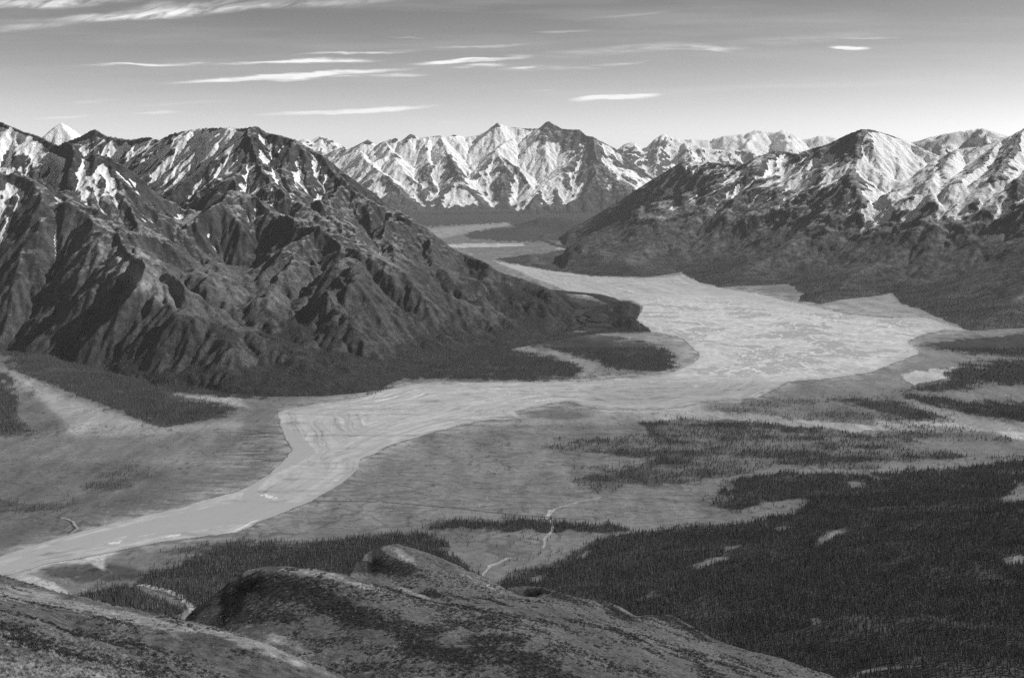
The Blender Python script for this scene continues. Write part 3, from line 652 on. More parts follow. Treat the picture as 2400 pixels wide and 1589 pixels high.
def wood_density(X, Y, px, py):
    out = np.zeros(px.shape, np.float32)
    for s_, a_ in ((401, 7), (501, 14), (551, 26)):
        qx, qy = fray(X, Y, px, py, a_, s_); b_ = fbm(X / 260, Y / 420, 3, s_ + 9) * a_ * 1.2; qx = qx + 2 * b_; qy = qy + b_ * 0.6; dn = np.zeros(px.shape, np.float32)
        for k, (poly, den) in P_FOREST.items(): dn = np.maximum(dn, inpoly(qx, qy, poly) * np.float32(den))
        if s_ < 551:
            for poly in P_CLEAR: dn = np.where(inpoly(qx, qy, poly), 0.04, dn)
        else:
            qx, qy = fray(X, Y, px, py, 4, s_)
            for poly in P_CLEAR: dn = np.where(inpoly(qx, qy, poly), 0.04, dn)
        out += dn / 3
    return out
forest = wood_density(GX, GY, px, py)
fxp, fyp = fray(GX, GY, px, py, 7, 401)
far_forest = (inpoly(fxp, fyp, [(1162,607),(1240,600),(1324,584),(1400,590),(1420,655),(1354,642),(1287,634),(1219,621),(1195,617)]) | inpoly(fxp, fyp, [(900,498),(1480,496),(1480,512),(1350,532),(1190,522),(960,534),(900,540)]) | inpoly(fxp, fyp, [(1100,545),(1160,535),(1240,533),(1330,560),(1300,566),(1200,566),(1100,560),(1090,552)]) | inpoly(fxp, fyp, [(1190,520),(1330,505),(1440,508),(1400,560),(1300,566),(1220,545)]))
forest = np.maximum(forest, far_forest * 0.85)
# ground cover
nl = fbm(GX / 900, GY / 1500, 4, 411); nm = fbm(GX / 220, GY / 420, 4, 413); nf = fbm(GX / 50, GY / 190, 3, 415); nh = fbm(GX / 420, GY / 75, 5, 417)
tone = 0.165 + 0.035 * nl + 0.03 * nm + 0.022 * nf + 0.025 * nh
def patch(poly, val, a=6, seed=431, blur=0, k=1.0):
    global tone
    qx, qy = fray(GX, GY, px, py, a, seed); m_ = inpoly(qx, qy, poly).astype(np.float32)
    if blur: m_ = box(m_, blur, 2)
    tone = tone * (1 - m_ * k) + (val + 0.25 * val * (nf + nm)) * m_ * k
# left plain
patch([(-60,1020),(480,1005),(560,990),(620,1000),(640,1060),(560,1120),(440,1180),(200,1240),(-60,1310)], 0.165, 10, 433, 6)
patch([(-60,1080),(180,1070),(360,1085),(420,1110),(360,1160),(200,1190),(-60,1200)], 0.12, 8, 435, 8, .8)
patch([(-60,1190),(300,1170),(420,1160),(440,1180),(240,1232),(-60,1302)], 0.115, 8, 437, 5, .8)
patch([(-60,1064),(100,1066),(330,1074),(470,1082),(600,1080),(500,1092),(300,1082),(0,1074)], 0.21, 4, 439, 3, .8)
# streaked flats beside the river
qx, qy = fray(GX, GY, px, py, 10, 441)
sf = box(inpoly(qx, qy, [(480,1010),(560,985),(660,975),(680,1040),(640,1100),(520,1150),(400,1190),(360,1180),(480,1110),(520,1060)]).astype(np.float32), 8, 2)
tone = tone + sf * (0.10 * smooth(-0.1, 0.45, fbm(GX / 170, GY / 32, 4, 443)) - 0.05 * smooth(0.0, 0.5, fbm(GX / 150, GY / 28, 4, 447)))
# alluvial fans
patch([(15,862),(60,884),(150,930),(250,962),(340,996),(420,1000),(560,985),(600,992),(480,1008),(330,1020),(170,1022),(150,1000),(110,950),(50,915),(30,890)], 0.30, 8, 449, 3)
patch([(45,905),(110,950),(160,1015),(70,1018),(50,960)], 0.14, 8, 451, 3)
patch([(360,916),(470,928),(600,936),(618,950),(600,958),(540,948),(450,932)], 0.40, 3, 453, 1, .8)
patch([(560,940),(640,932),(800,934),(700,950),(650,965),(660,1010),(600,1000),(560,985),(590,965)], 0.15, 5, 455, 3)
patch([(1300,766),(1400,778),(1560,790),(1610,800),(1640,832),(1600,862),(1578,858),(1548,830),(1450,809),(1340,789)], 0.24, 5, 457, 2)
patch([(1050,801),(1180,807),(1300,821),(1385,846),(1402,858),(1385,876),(1360,884),(1372,864),(1300,834),(1180,815),(1060,809)], 0.24, 4, 459, 1, .9)
patch([(1440,868),(1520,872),(1575,864),(1580,872),(1500,882),(1400,888),(1350,890),(1390,874)], 0.17, 4, 460, 1, .9)
patch([(1540,800),(1700,800),(1700,900),(1500,905),(1560,880),(1600,860)], 0.24, 5, 461, 3)
patch([(1850,664),(1875,690),(1860,706),(1790,690),(1700,680),(1760,672)], 0.16, 4, 463, 2)
patch([(1930,715),(1975,700),(2090,688),(2116,714),(2180,738),(2100,742),(1990,735)], 0.26, 4, 465, 2)
# far flats
patch([(980,540),(1200,520),(1212,526),(1100,545),(1040,560),(1000,552)], 0.27, 2, 467, 1)
patch([(1030,560),(1100,548),(1250,570),(1230,585),(1300,600),(1160,606),(1060,585)], 0.16, 2, 469, 1)
patch([(1040,573),(1130,570),(1225,571),(1232,577),(1130,580),(1050,581)], 0.42, 1.5, 471, 0)
patch([(1130,585),(1300,572),(1391,584),(1330,592),(1200,606),(1120,600)], 0.17, 2, 473, 1)
patch([(1310,580),(1391,583),(1350,588),(1300,586)], 0.30, 1, 475, 0)
# right flats
patch([(1930,890),(2050,878),(2170,830),(2130,800),(2180,782),(2460,765),(2460,780),(2200,800),(2150,812),(2240,826),(2460,840),(2250,850),(2130,880),(2110,910),(1930,905)], 0.19, 5, 477, 2)
patch([(2110,880),(2150,870),(2240,860),(2230,885),(2180,895),(2140,900)], 0.42, 8, 479, 0)
patch([(2115,925),(2200,955),(2300,980),(2460,1000),(2460,1045),(2340,1020),(2230,990),(2160,965)], 0.26, 3, 481, 2)
patch([(2320,1008),(2460,1022),(2460,1036),(2380,1028)], 0.45, 2, 483, 1)
patch([(2190,915),(2460,900),(2460,935),(2280,940),(2180,925)], 0.17, 4, 485, 2)
patch([(2050,983),(2230,988),(2330,1010),(2200,1012),(2050,996)], 0.40, 3, 487, 1, .8)
patch([(1680,962),(1900,985),(2130,1004),(2180,1012),(1990,1008),(1720,985),(1500,980),(1500,972)], 0.33, 9, 489, 0, .85)
patch([(1480,950),(1650,950),(1640,970),(1500,985),(1400,990),(1200,985),(1300,965)], 0.30, 6, 491, 3)
patch([(2040,1100),(2290,1082),(2460,1050),(2400,1070),(2280,1088),(2060,1108),(1870,1104)], 0.20, 4, 493, 2)
patch([(1600,1140),(1740,1112),(1850,1096),(1860,1104),(1740,1120),(1690,1140),(1640,1180),(1560,1180)], 0.17, 5, 495, 2)
# central meadow
patch([(850,1080),(930,1035),(1070,1000),(1140,985),(1250,985),(1330,1010),(1280,1060),(1330,1090),(1350,1140),(1600,1190),(1690,1200),(1700,1225),(1500,1238),(1200,1222),(900,1240),(640,1250),(560,1250),(640,1220),(740,1175),(840,1110)], 0.195, 6, 497, 4, .85)
patch([(1150,960),(1300,955),(1560,965),(1500,985),(1300,1000),(1180,990)], 0.20, 6, 499, 3, .8)
patch([(1205,963),(1330,962),(1400,975),(1330,985),(1240,978)], 0.13, 3, 501, 1)
patch([(1310,940),(1400,945),(1460,955),(1420,958),(1340,950)], 0.13, 3, 503, 1)
patch([(640,1245),(760,1200),(900,1215),(1100,1215),(1000,1240),(800,1262),(640,1265)], 0.16, 6, 505, 3, .6)
patch([(300,1290),(480,1262),(640,1262),(600,1280),(480,1290),(320,1340),(120,1370),(90,1330)], 0.16, 5, 507, 3, .8)
patch([(90,1330),(150,1326),(230,1318),(300,1330),(360,1340),(320,1358),(200,1362),(120,1352)], 0.075, 5, 509, 2)
patch([(200,1305),(290,1290),(240,1310),(245,1338),(210,1318),(120,1322),(60,1345),(120,1362),(180,1400),(120,1392),(-20,1350),(60,1325)], 0.40, 5, 511, 1)
# meadow striping
cm = box(inpoly(px, py, [(560,1000),(1700,1000),(1700,1240),(560,1260)]).astype(np.float32), 10, 1)
tone += cm * (0.018 * fbm(GX / 300, GY / 60, 5, 513))
tone -= cm * 0.05 * smooth(.10, .02, np.abs(fbm(GX / 260, GY / 90, 3, 517)))
RIV = [(1045,572),(1100,598),(1160,610),(1195,618),(1219,621),(1287,634),(1354,642),(1391,647),(1510,651),(1570,648),(1600,642),(1640,662),(1700,676),(1780,688),(1850,704),(1920,718),(1990,736),(2080,744),(2170,742),(2220,757),(2279,778),(2210,776),(2174,782),(2127,801),(2161,828),(2090,855),(2039,875),(1941,889),(1850,896),(1816,914),(1769,935),(1651,943),(1600,956),(1500,962),(1400,960),(1330,942),(1290,948),(1206,966),(1239,982),(1138,987),(1070,1001),(1003,1019),(950,1035),(918,1045),(884,1062),(846,1078),(841,1101),(800,1135),(733,1175),(625,1218),(554,1249),(371,1273),(297,1288),(243,1300),(120,1320),(34,1345),(-160,1380),(-160,1340),(0,1303),(68,1281),(169,1250),(237,1233),(338,1206),(422,1189),(473,1172),(541,1155),(581,1139),(625,1115),(656,1088),(683,1054),(662,1014),(649,966),(676,958),(740,945),(800,938),(860,926),(901,912),(960,900),(1020,898),(1138,895),(1375,892),(1543,878),(1580,870),(1625,850),(1640,832),(1610,805),(1598,794),(1543,782),(1527,780),(1488,762),(1493,743),(1508,721),(1480,706),(1425,703),(1358,694),(1239,650),(1138,606),(1080,585)]
# gravel bars among trees, scrub speckle
sp = fbm(GX / 22, GY / 60, 3, 519); cl2 = smooth(-0.1, 0.35, fbm(GX / 230, GY / 300, 4, 520))
tone *= 1 - 0.42 * smooth(0.12, 0.38, sp) * cl2 * smooth(9000, 4500, GY) + 0.10 * sp
dr_ = np.abs(fbm(GX / 420, GY / 520, 4, 524)); tone *= 1 - 0.28 * smooth(0.022, 0.006, dr_) * smooth(0, .3, fbm(GX / 900, GY / 900, 2, 530) + .2)
dr_ = np.abs(fbm(GX / 260, GY / 300, 4, 534)); tone += 0.07 * smooth(0.016, 0.004, dr_) * smooth(0.05, .3, fbm(GX / 700, GY / 900, 2, 536))
mot = fbm(GX / 110, GY / 330, 3, 538); tone *= 1 + 0.35 * np.clip(mot, -.6, .6)
# silt margin along the river
ri_ = inpoly(px, py, RIV).astype(np.float32); rb_ = box(ri_, 9, 2) * (1 - ri_) * smooth(-0.15, 0.2, fbm(GX / 120, GY / 60, 4, 540)) * (forest < 0.3)
tone = tone + 0.30 * rb_
th_ = smooth(.05, .35, fbm(GX / 260, GY / 160, 4, 803)); bd_ = smooth(-.12, .22, fbm(GX / 300, GY / 170, 4, 805)); fk = np.where(forest > .85, 1 - 0.28 * th_, forest * (0.35 + 0.65 * bd_))
tone = np.where(forest > 0.25, tone * (1 - 0.75 * np.clip(fk * 1.15, 0, 1)), tone)
tone = np.where(far_forest, 0.055, tone)
def track(poly, half, val, seed):
    """thin path or creek: polyline in px, half width in m"""
    global tone
    d_ = polydist(GX + 6 * fbm(GX / 40, GY / 60, 3, seed), GY + 10 * fbm(GX / 40, GY / 60, 3, seed + 1), gp(poly), closed=False)
    m_ = smooth(half * 1.6, half * 0.5, d_); tone = tone * (1 - m_) + val * m_
track([(1290,768),(1400,782),(1500,790),(1610,806)], 14, 0.22, 541)
track([(1408,1165),(1350,1178),(1300,1192),(1290,1205),(1282,1214),(1296,1226),(1290,1250),(1276,1262),(1275,1282)], 3.0, 0.34, 521)
track([(1290,1195),(1284,1210),(1292,1222)], 3.5, 0.42, 522)
track([(1195,1307),(1150,1326),(1142,1338),(1128,1350)], 3.5, 0.36, 523)
track([(140,1212),(165,1222),(175,1238),(162,1248)], 3.5, 0.05, 525)
track([(146,1212),(171,1222),(181,1238),(170,1248)], 2.5, 0.33, 526)
track([(730,1174),(900,1176),(1060,1190),(1200,1206),(1290,1212),(1380,1218)], 4.0, 0.07, 527)
track([(640,1100),(860,1140),(930,1136),(1010,1150)], 3, .10, 528)
track([(330,1370),(400,1385),(440,1412),(460,1440)], 7, .40, 529)
GFO = forest
M_FL = land_material('valley_ground', snow=False, scale=0.45, bump=0.5, bdist=1.0, con=0.5)
fl = struct(grid_mesh('valley_floor', GX, GY, GZ, M_FL, {'tone': np.clip(tone, 0.02, 0.5)}))
dlog('floor', time.time() - T0)

# ------------------------------------------------------------------ river: gravel flats and braided silty water
rys = np.concatenate([np.arange(566, 700, 1.0), np.arange(700, 1390, 1.5)]); rxs = np.arange(-162, 2300, 1.9)
QD = F * HC / (rys - YH); QY = np.repeat(QD[:, None], len(rxs), 1).astype(np.float32); QX = ((rxs[None, :] - 1200) * QD[:, None] / F).astype(np.float32)
qpx, qpy = proj(QX, QY, 0 * QX)
amp = 3.0
ex, ey = qpx + amp * 1.5 * fbm(QX / 55, QY / 90, 4, 601), qpy + amp * fbm(QX / 55, QY / 90, 4, 603)
inside = inpoly(ex, ey, RIV)
ed = box(inside.astype(np.float32), 3, 2)                        # 1 inside, falls to .5 at the bank
# braid field: long lenses along the flow
wx = QX + 160 * fbm(QX / 700, QY / 1400, 3, 611); wy = QY + 260 * fbm(QX / 700, QY / 1400, 3, 613)
b1 = fbm(wx / 400, wy / 330, 5, 615, gain=0.5); b2 = fbm(wx / 60, wy / 120, 4, 617); b3 = np.abs(fbm(wx / 330, wy / 420, 4, 619))
braid = box(inpoly(qpx, qpy, [(1480,700),(1620,690),(1900,725),(2180,750),(2160,830),(2040,870),(1900,888),(1560,885),(1640,835),(1600,795),(1500,770)]).astype(np.float32), 10, 2)
water = smooth(0.0, 0.07, b1 + 0.22 * b2 + 0.12 * fbm(QX / 25, QY / 40, 3, 657) - 0.03)
lake = (inpoly(ex + 14 * fbm(QX / 120, QY / 90, 3, 661), ey + 9 * fbm(QX / 150, QY / 160, 4, 663), [(1735,828),(1790,820),(1880,834),(1885,850),(1840,876),(1730,876),(1722,850)]) & (fbm(QX / 70, QY / 60, 4, 665) < 0.22)) | inpoly(ex, ey, [(1965,828),(1995,822),(2050,835),(2020,842),(1985,838)]) | inpoly(ex, ey, [(1885,843),(1905,839),(1950,852),(1900,856)]) | inpoly(ex, ey, [(1880,792),(1930,790),(1990,810),(1940,818),(1890,805)])
ub = polydist(QX, QY, gp(RIV)); va = QX + 0.45 * QY
st1 = fbm((ub + 30 * fbm(QX / 200, QY / 300, 3, 670)) / 26, va / 420, 4, 671); st2 = fbm((ub + 60 * fbm(QX / 300, QY / 400, 3, 672)) / 70, va / 900, 4, 673)
lace = np.maximum(smooth(0.07, 0.02, np.abs(fbm(wx / 300, wy / 330, 4, 675))), smooth(0.09, 0.03, np.abs(fbm(wx / 120, wy / 130, 4, 677))) * 0.7)
wbr = np.maximum(water * 0.85, lake * 0.85) * braid
chan = np.zeros_like(QX)
def channel(poly, val=1.0, s=621, am=3):
    global chan
    gx_, gy_ = qpx + am * 1.6 * fbm(QX / 40, QY / 70, 3, s), qpy + am * fbm(QX / 40, QY / 70, 3, s + 1)
    chan = np.maximum(chan, inpoly(gx_, gy_, poly) * val)
channel([(640,975),(668,1000),(700,1015),(733,1052),(738,1064),(700,1085),(640,1112),(606,1140),(600,1160),(632,1178),(700,1178),(760,1155),(800,1120),(846,1092),(846,1110),(800,1140),(733,1178),(640,1215),(560,1225),(420,1240),(250,1262),(120,1290),(60,1325),(30,1340),(-160,1375),(-160,1352),(0,1330),(60,1300),(170,1262),(300,1232),(460,1195),(560,1175),(575,1150),(612,1122),(662,1090),(688,1055),(668,1018),(645,985)])
channel([(300,1255),(520,1215),(640,1205),(600,1218),(420,1250),(280,1275)], 0.8, 631)
chan = chan * (1 - inpoly(ex, ey, [(612,1150),(640,1125),(700,1118),(760,1120),(770,1135),(730,1158),(660,1170),(620,1168)]))
chan2 = smooth(0.10, 0.03, b3) * 0.75 * (1 - braid)
wet = np.clip(np.maximum(np.maximum(wbr * (1 - 0.8 * lace), chan * (0.8 + 0.6 * st1)), np.maximum(chan2 * 0.6, 0.8 * smooth(0.12, 0.3, st2) * (1 - braid))), 0, 1)
g = 0.42 + 0.05 * fbm(QX / 500, QY / 900, 4, 641) + 0.05 * fbm(QX / 90, QY / 160, 4, 643) + 0.035 * fbm(QX / 300, QY / 40, 4, 645)
g = g + braid * (0.04 + 0.13 * lace) + 0.12 * st1 * (1 - braid) - 0.10 * smooth(0.05, 0.012, np.abs(fbm((ub + 40 * fbm(QX / 260, QY / 300, 3, 690)) / 60, va / 700, 3, 691))) * (1 - braid) + 0.06 * st2 + 0.05 * fbm(QX / 30, QY / 55, 3, 651)
g = g - 0.09 * smooth(0.1, 0.4, fbm(QX / 260, QY / 60, 4, 653)) * (1 - braid)
g = g + 0.16 * smooth(0.35, 0.6, fbm(QX / 60, QY / 30, 4, 647)) * (1 - braid)
bars = inpoly(ex, ey, [(302,1264),(330,1254),(370,1248),(350,1260),(320,1266)]) | inpoly(ex, ey, [(252,1272),(284,1267),(280,1272),(256,1275)]) | inpoly(ex, ey, [(163,1281),(190,1276),(188,1280),(166,1284)]) | inpoly(ex, ey, [(386,1257),(425,1250),(420,1254),(390,1260)]) | inpoly(ex, ey, [(550,1220),(578,1213),(570,1218)]) | inpoly(ex, ey, [(610,1160),(625,1158),(650,1166),(640,1170)])
g = np.where(bars & (fbm(QX / 16, QY / 22, 3, 693) > -0.12), 0.66, g); g = g + 0.22 * smooth(0.33, 0.5, st1) * (1 - braid) * smooth(-.1, .2, fbm(QX / 400, QY / 500, 3, 679))
dull = box(inpoly(qpx, qpy, [(1380,905),(1600,897),(1900,893),(1820,915),(1700,940),(1500,955),(1380,950)]).astype(np.float32), 5, 2)
g = g * (1 - 0.24 * dull)
g = g * (0.66 + 0.34 * smooth(0.4, 1.0, ed + 0.25 * fbm(QX / 60, QY / 90, 3, 655)))
keep = (inside[:-1, :-1] & inside[1:, 1:] & inside[1:, :-1] & inside[:-1, 1:])
def river_material():
    m = bpy.data.materials.new('silty_river'); m.use_nodes = True; t = NT(m.node_tree); bs = t.n['Principled BSDF']
    P = t.add('ShaderNodeNewGeometry').outputs['Position']
    tone_ = t.add('ShaderNodeAttribute', attribute_name='tone').outputs['Fac']; wet_ = t.add('ShaderNodeAttribute', attribute_name='wet').outputs['Fac']
    n1 = t.add('ShaderNodeTexNoise', inp={'Vector': P, 'Scale': 0.02, 'Detail': 7.0, 'Roughness': 0.65})
    wv_ = t.rng(t.m('ADD', wet_, t.m('MULTIPLY', t.m('SUBTRACT', n1.outputs[0], 0.5), 0.9)), 0.30, 0.66, 0, 0.9, True)
    gv = t.m('MULTIPLY', tone_, t.rng(n1.outputs[0], 0.25, 0.75, 0.85, 1.15))
    v = t.mixf(wv_, gv, 0.375)
    c = t.add('ShaderNodeCombineColor', inp={0: v, 1: v, 2: v}); t.l.new(c.outputs[0], bs.inputs['Base Color'])
    t.l.new(t.mixf(wv_, 0.9, 0.45), bs.inputs['Roughness']); t.l.new(t.mixf(wv_, 0.1, 0.3), bs.inputs['Specular IOR Level'])
    nb = t.add('ShaderNodeTexNoise', inp={'Vector': P, 'Scale': 0.08, 'Detail': 5.0})
    b = t.add('ShaderNodeBump', inp={'Height': nb.outputs[0], 'Strength': 0.15, 'Distance': 1.0}); t.l.new(b.outputs[0], bs.inputs['Normal'])
    return m
rv = struct(grid_mesh('river', QX, QY, np.maximum(floor_h(QX, QY), 0) + 0.8, river_material(), {'tone': np.clip(g, .1, .75), 'wet': wet}, keep=keep))
dlog('river', time.time() - T0)

# ================================================================== FOREGROUND HILLS
CP = []      # (px, py, d) control points on the visible surface
SIL_L = [(-120,1310,760),(0,1349,740),(51,1365,730),(135,1389,715),(176,1396,705),(270,1423,690),(338,1436,675),(419,1452,655),(490,1470,640),(574,1487,625),(632,1511,610),(692,1534,600),(743,1555,590),(800,1585,580),(900,1650,560)]
SIL_M1 = [(440,1440,1150),(473,1413,1160),(523,1376,1170),(540,1358,1170),(574,1337,1165),(620,1330,1155),(669,1328,1140),(743,1335,1120),(800,1345,1100),(844,1359,1085),(891,1374,1070)]
SIL_M2 = [(800,1335,1400),(861,1296,1420),(900,1278,1425),(932,1274,1420),(969,1284,1415),(1036,1308,1405),(1104,1338,1390),(1155,1362,1380),(1222,1396,1360)]
SIL_M3 = [(1188,1378,1570),(1230,1375,1570),(1273,1376,1560),(1307,1386,1550),(1367,1404,1530),(1418,1406,1520),(1459,1423,1505),(1492,1443,1490),(1530,1441,1500),(1570,1440,1500),(1600,1453,1490),(1668,1494,1450),(1711,1511,1440),(1752,1524,1430),(1830,1541,1420),(1887,1565,1400),(1944,1587,1380),(2050,1630,1340)]
INT = [ # interior points
 (800,1345,1375),(861,1312,1385),(932,1290,1385),(1036,1325,1370),(760,1352,1385),(830,1315,1425),(1155,1385,1330),
 (0,1400,560),(0,1450,430),(0,1500,320),(0,1540,230),(-100,1450,470),(-100,1560,240),(150,1450,520),(150,1520,380),(200,1589,270),(300,1480,520),(300,1560,380),(450,1520,500),(450,1589,400),(600,1560,510),(600,1640,420),(100,1640,180),(300,1700,250),(750,1640,480),(50,1589,180),
 (600,1370,1110),(700,1365,1080),(800,1385,1040),(560,1400,1110),(520,1420,1090),(650,1420,1030),(750,1440,1000),(850,1420,1010),(500,1455,1050),(600,1470,970),(700,1500,930),(800,1500,925),(700,1545,870),(850,1560,850),(900,1470,960),(1000,1450,1000),(1000,1520,890),(900,1600,790),(1050,1589,800),(1200,1589,810),(1100,1480,970),(1200,1500,960),(1350,1589,850),(1300,1520,960),
 (850,1350,1330),(920,1320,1350),(1000,1345,1310),(900,1380,1180),(960,1390,1180),(1050,1390,1220),(1100,1400,1230),(1000,1410,1090),(1150,1420,1150),(1250,1440,1150),(1200,1400,1330),(1300,1420,1300),(1400,1470,1150),(1350,1430,1330),(1450,1470,1280),(1500,1500,1180),(1550,1480,1330),(1500,1589,920),(1600,1540,1150),(1620,1500,1320),(1700,1560,1180),(1700,1530,1330),(1800,1589,1150),(1800,1560,1310),(1900,1620,1150),(1650,1620,960),(1250,1400,1420),(1500,1455,1400),(1600,1475,1400),
]
pts = [W3(*p) for p in SIL_L + SIL_M1 + SIL_M2 + SIL_M3 + INT]
def drops(sil, lst):
    for (px_, py_, d_) in sil[::2] if len(sil) > 8 else sil:
        x, y, z = W3(px_, py_, d_)
        for dd, dz in lst:
            k = (y + dd) / y; pts.append((x * k, y + dd, z - dz))
drops(SIL_L, [(45, 38), (110, 85)])
drops(SIL_M1[:6], [(50, 42), (120, 85)]); drops(SIL_M1[6:], [(50, 26), (130, 50)])
drops(SIL_M2, [(60, 45), (170, 130), (450, 330)])
drops(SIL_M3, [(60, 48), (170, 125), (420, 290)])
for x, y in ((-500, 1500), (-300, 1500), (-600, 1200), (-450, 1150), (-350, 1300), (-250, 1400), (-150, 1650), (-700, 1700), (-300, 1900), (100, 2000), (500, 2000), (900, 1800), (900, 1500), (1000, 1300), (700, 2100), (-800, 2000)):
    pts.append((x, y, {True: 120, False: -10}[y < 1450 and x < 0]))
for x, y, z in ((0, 0, 994), (-40, -60, 1000), (60, 0, 985), (-60, 40, 985), (0, 60, 972), (40, 120, 940), (-60, 120, 935), (200, 100, 890), (400, 300, 800), (-300, 0, 960), (-300, 200, 920), (600, 500, 700), (800, 900, 520), (200, 400, 770), (100, 250, 860), (0, 200, 915), (300, 600, 715), (550, 1000, 600), (-500, 500, 700), (-700, 300, 800), (900, 200, 700), (1100, 700, 500), (-700, 800, 400), (-900, 1200, 150), (0, -300, 900), (-500, -300, 800), (500, -300, 780)):
    pts.append((x, y, z))
Pn = np.array(pts, np.float64); sc_ = 1000.0
def tps(r2): return 0.5 * r2 * np.log(np.maximum(r2, 1e-12))
A_ = Pn[:, :2] / sc_; n_ = len(A_)
K = tps(((A_[:, None] - A_[None]) ** 2).sum(-1)) + np.eye(n_) * 2e-5
Q = np.c_[np.ones(n_), A_]; M_ = np.zeros((n_ + 3, n_ + 3)); M_[:n_, :n_] = K; M_[:n_, n_:] = Q; M_[n_:, :n_] = Q.T
sol = np.linalg.solve(M_, np.r_[Pn[:, 2], 0, 0, 0])
LS_ = SIL_L[:8] + [(421, 1452, 1150)] + SIL_M1[1:9] + SIL_M2[1:8] + SIL_M3
LSL = [np.array([(q[0] - 1200) / F for q in SIL_L]), np.array([q[2] - 10.0 for q in SIL_L]), np.array([float(q[1]) for q in SIL_L])]
LIMIT = []
HFIX = []
def hill_h(X, Y, detail=True):
    x = np.asarray(X, np.float64) / sc_; y = np.asarray(Y, np.float64) / sc_
    z = sol[n_] + sol[n_ + 1] * x + sol[n_ + 2] * y
    for i in range(n_): z = z + sol[i] * tps((x - A_[i, 0]) ** 2 + (y - A_[i, 1]) ** 2)
    for (y0, y1, y2, y3, ax_, dz_) in HFIX:
        z = z + np.interp(np.asarray(X) / np.maximum(Y, 1), ax_, dz_) * smooth(y0, y1, Y) * smooth(y3, y2, Y)
    if LIMIT:
        a_ = np.asarray(X) / np.maximum(Y, 1); dl = np.interp(a_, LIMIT[0], LIMIT[1]); pl = np.interp(a_, LIMIT[0], LIMIT[2])
        pL = np.interp(a_, LSL[0], LSL[2]); dL = np.interp(a_, LSL[0], LSL[1])
        z = np.where(Y < dL, np.minimum(z, HC - (pL + (dL - Y) * 0.29 + np.maximum(0, 260 - Y) * 1.2 - YH) * Y / F), z)
        z = np.where(Y > dl, np.minimum(z, HC - (pl - YH) * Y / F - (Y - dl) * 0.22 + 1), z)
    if detail:
        z = z + 1.4 * fbm(X / 90, Y / 90, 4, 701) + 0.5 * fbm(X / 14, Y / 14, 3, 707) + 0.8 * fbm(X / 34 + Y / 60, Y / 90, 3, 709, ridged=True)
    return z.astype(np.float32)
# grid in (bearing, distance), fine where near
hb = np.concatenate([np.array([-1.6, -1.1, -0.75, -.55]), np.linspace(-0.46, 0.42, 900), np.array([.5, .65, .9, 1.4])]); hr = np.concatenate([np.geomspace(30, 150, 30)[:-1], np.geomspace(150, 1000, 330)[:-1], np.linspace(1000, 1750, 300), np.linspace(1760, 2600, 50)])
HX = (hb[None, :] * hr[:, None]).astype(np.float32); HY = np.repeat(hr[:, None], len(hb), 1).astype(np.float32)
LIMIT = [np.array([(q[0] - 1200) / F for q in LS_]), np.array([q[2] + (6.0 if q[2] > 800 else -10.6) for q in LS_]), np.array([float(q[1]) for q in LS_])]
for r_ in range(3):
    for (sil_, w0, w1, y0, y1, y2, y3) in ((SIL_L[:-1], 200, 705, 250, 520, 720, 860), (SIL_M1, 1020, 1215, 960, 1060, 1190, 1260), (SIL_M2, 1290, 1480, 1230, 1330, 1460, 1560), (SIL_M3, 1370, 1750, 1330, 1420, 1620, 1800)):
        z_ = hill_h(HX, HY, False); p_, q_ = proj(HX, HY, z_); xs_ = np.array([a[0] for a in sil_], float); ys_ = np.array([a[1] for a in sil_], float)
        azs = (np.arange(xs_[0], xs_[-1], 12) - 1200) / F; dzs = []
        for a_ in azs:
            mm = (np.abs(HX / HY - a_) < 0.0016) & (HY > w0) & (HY < w1)
            k_ = np.argmin(np.where(mm, q_, 1e9)); dzs.append((q_.flat[k_] - np.interp(1200 + F * a_, xs_, ys_)) * HY.flat[k_] / F if mm.any() else 0.0)
        dzs = np.convolve(np.pad(np.array(dzs), 1, mode='edge'), [.25, .5, .25], 'valid')
        e_ = 0.02; HFIX.append((y0, y1, y2, y3, np.r_[azs[0] - 3 * e_, azs, azs[-1] + e_], np.r_[dzs[0] * (1.0 if sil_ is SIL_L else 0.0), dzs, 0.0]))
HZ = hill_h(HX, HY)
px, py = proj(HX, HY, HZ)
n1 = fbm(HX / 140, HY / 140, 4, 711); n2 = fbm(HX / 30, HY / 45, 4, 713); n3 = fbm(HX / 6, HY / 9, 3, 715); n4 = fbm(HX / 70 + HY / 160, HY / 300 - HX / 200, 4, 717)
tone = 0.105 + 0.03 * n1 + 0.05 * n2 + 0.04 * n3 + 0.05 * n4
scrub = smooth(-0.15, 0.3, n2 + 0.6 * n1 + 0.25 * n4)
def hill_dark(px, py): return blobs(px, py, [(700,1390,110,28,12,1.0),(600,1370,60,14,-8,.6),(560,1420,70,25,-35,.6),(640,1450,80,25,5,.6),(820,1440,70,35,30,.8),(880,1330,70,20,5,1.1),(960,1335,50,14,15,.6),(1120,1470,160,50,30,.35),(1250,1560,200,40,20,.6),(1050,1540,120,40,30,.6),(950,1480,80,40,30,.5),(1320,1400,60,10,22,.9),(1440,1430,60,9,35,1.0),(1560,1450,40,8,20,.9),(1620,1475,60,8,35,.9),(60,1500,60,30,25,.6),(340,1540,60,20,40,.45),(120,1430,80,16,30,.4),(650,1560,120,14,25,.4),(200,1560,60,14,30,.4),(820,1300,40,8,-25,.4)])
dk = hill_dark(px, py)
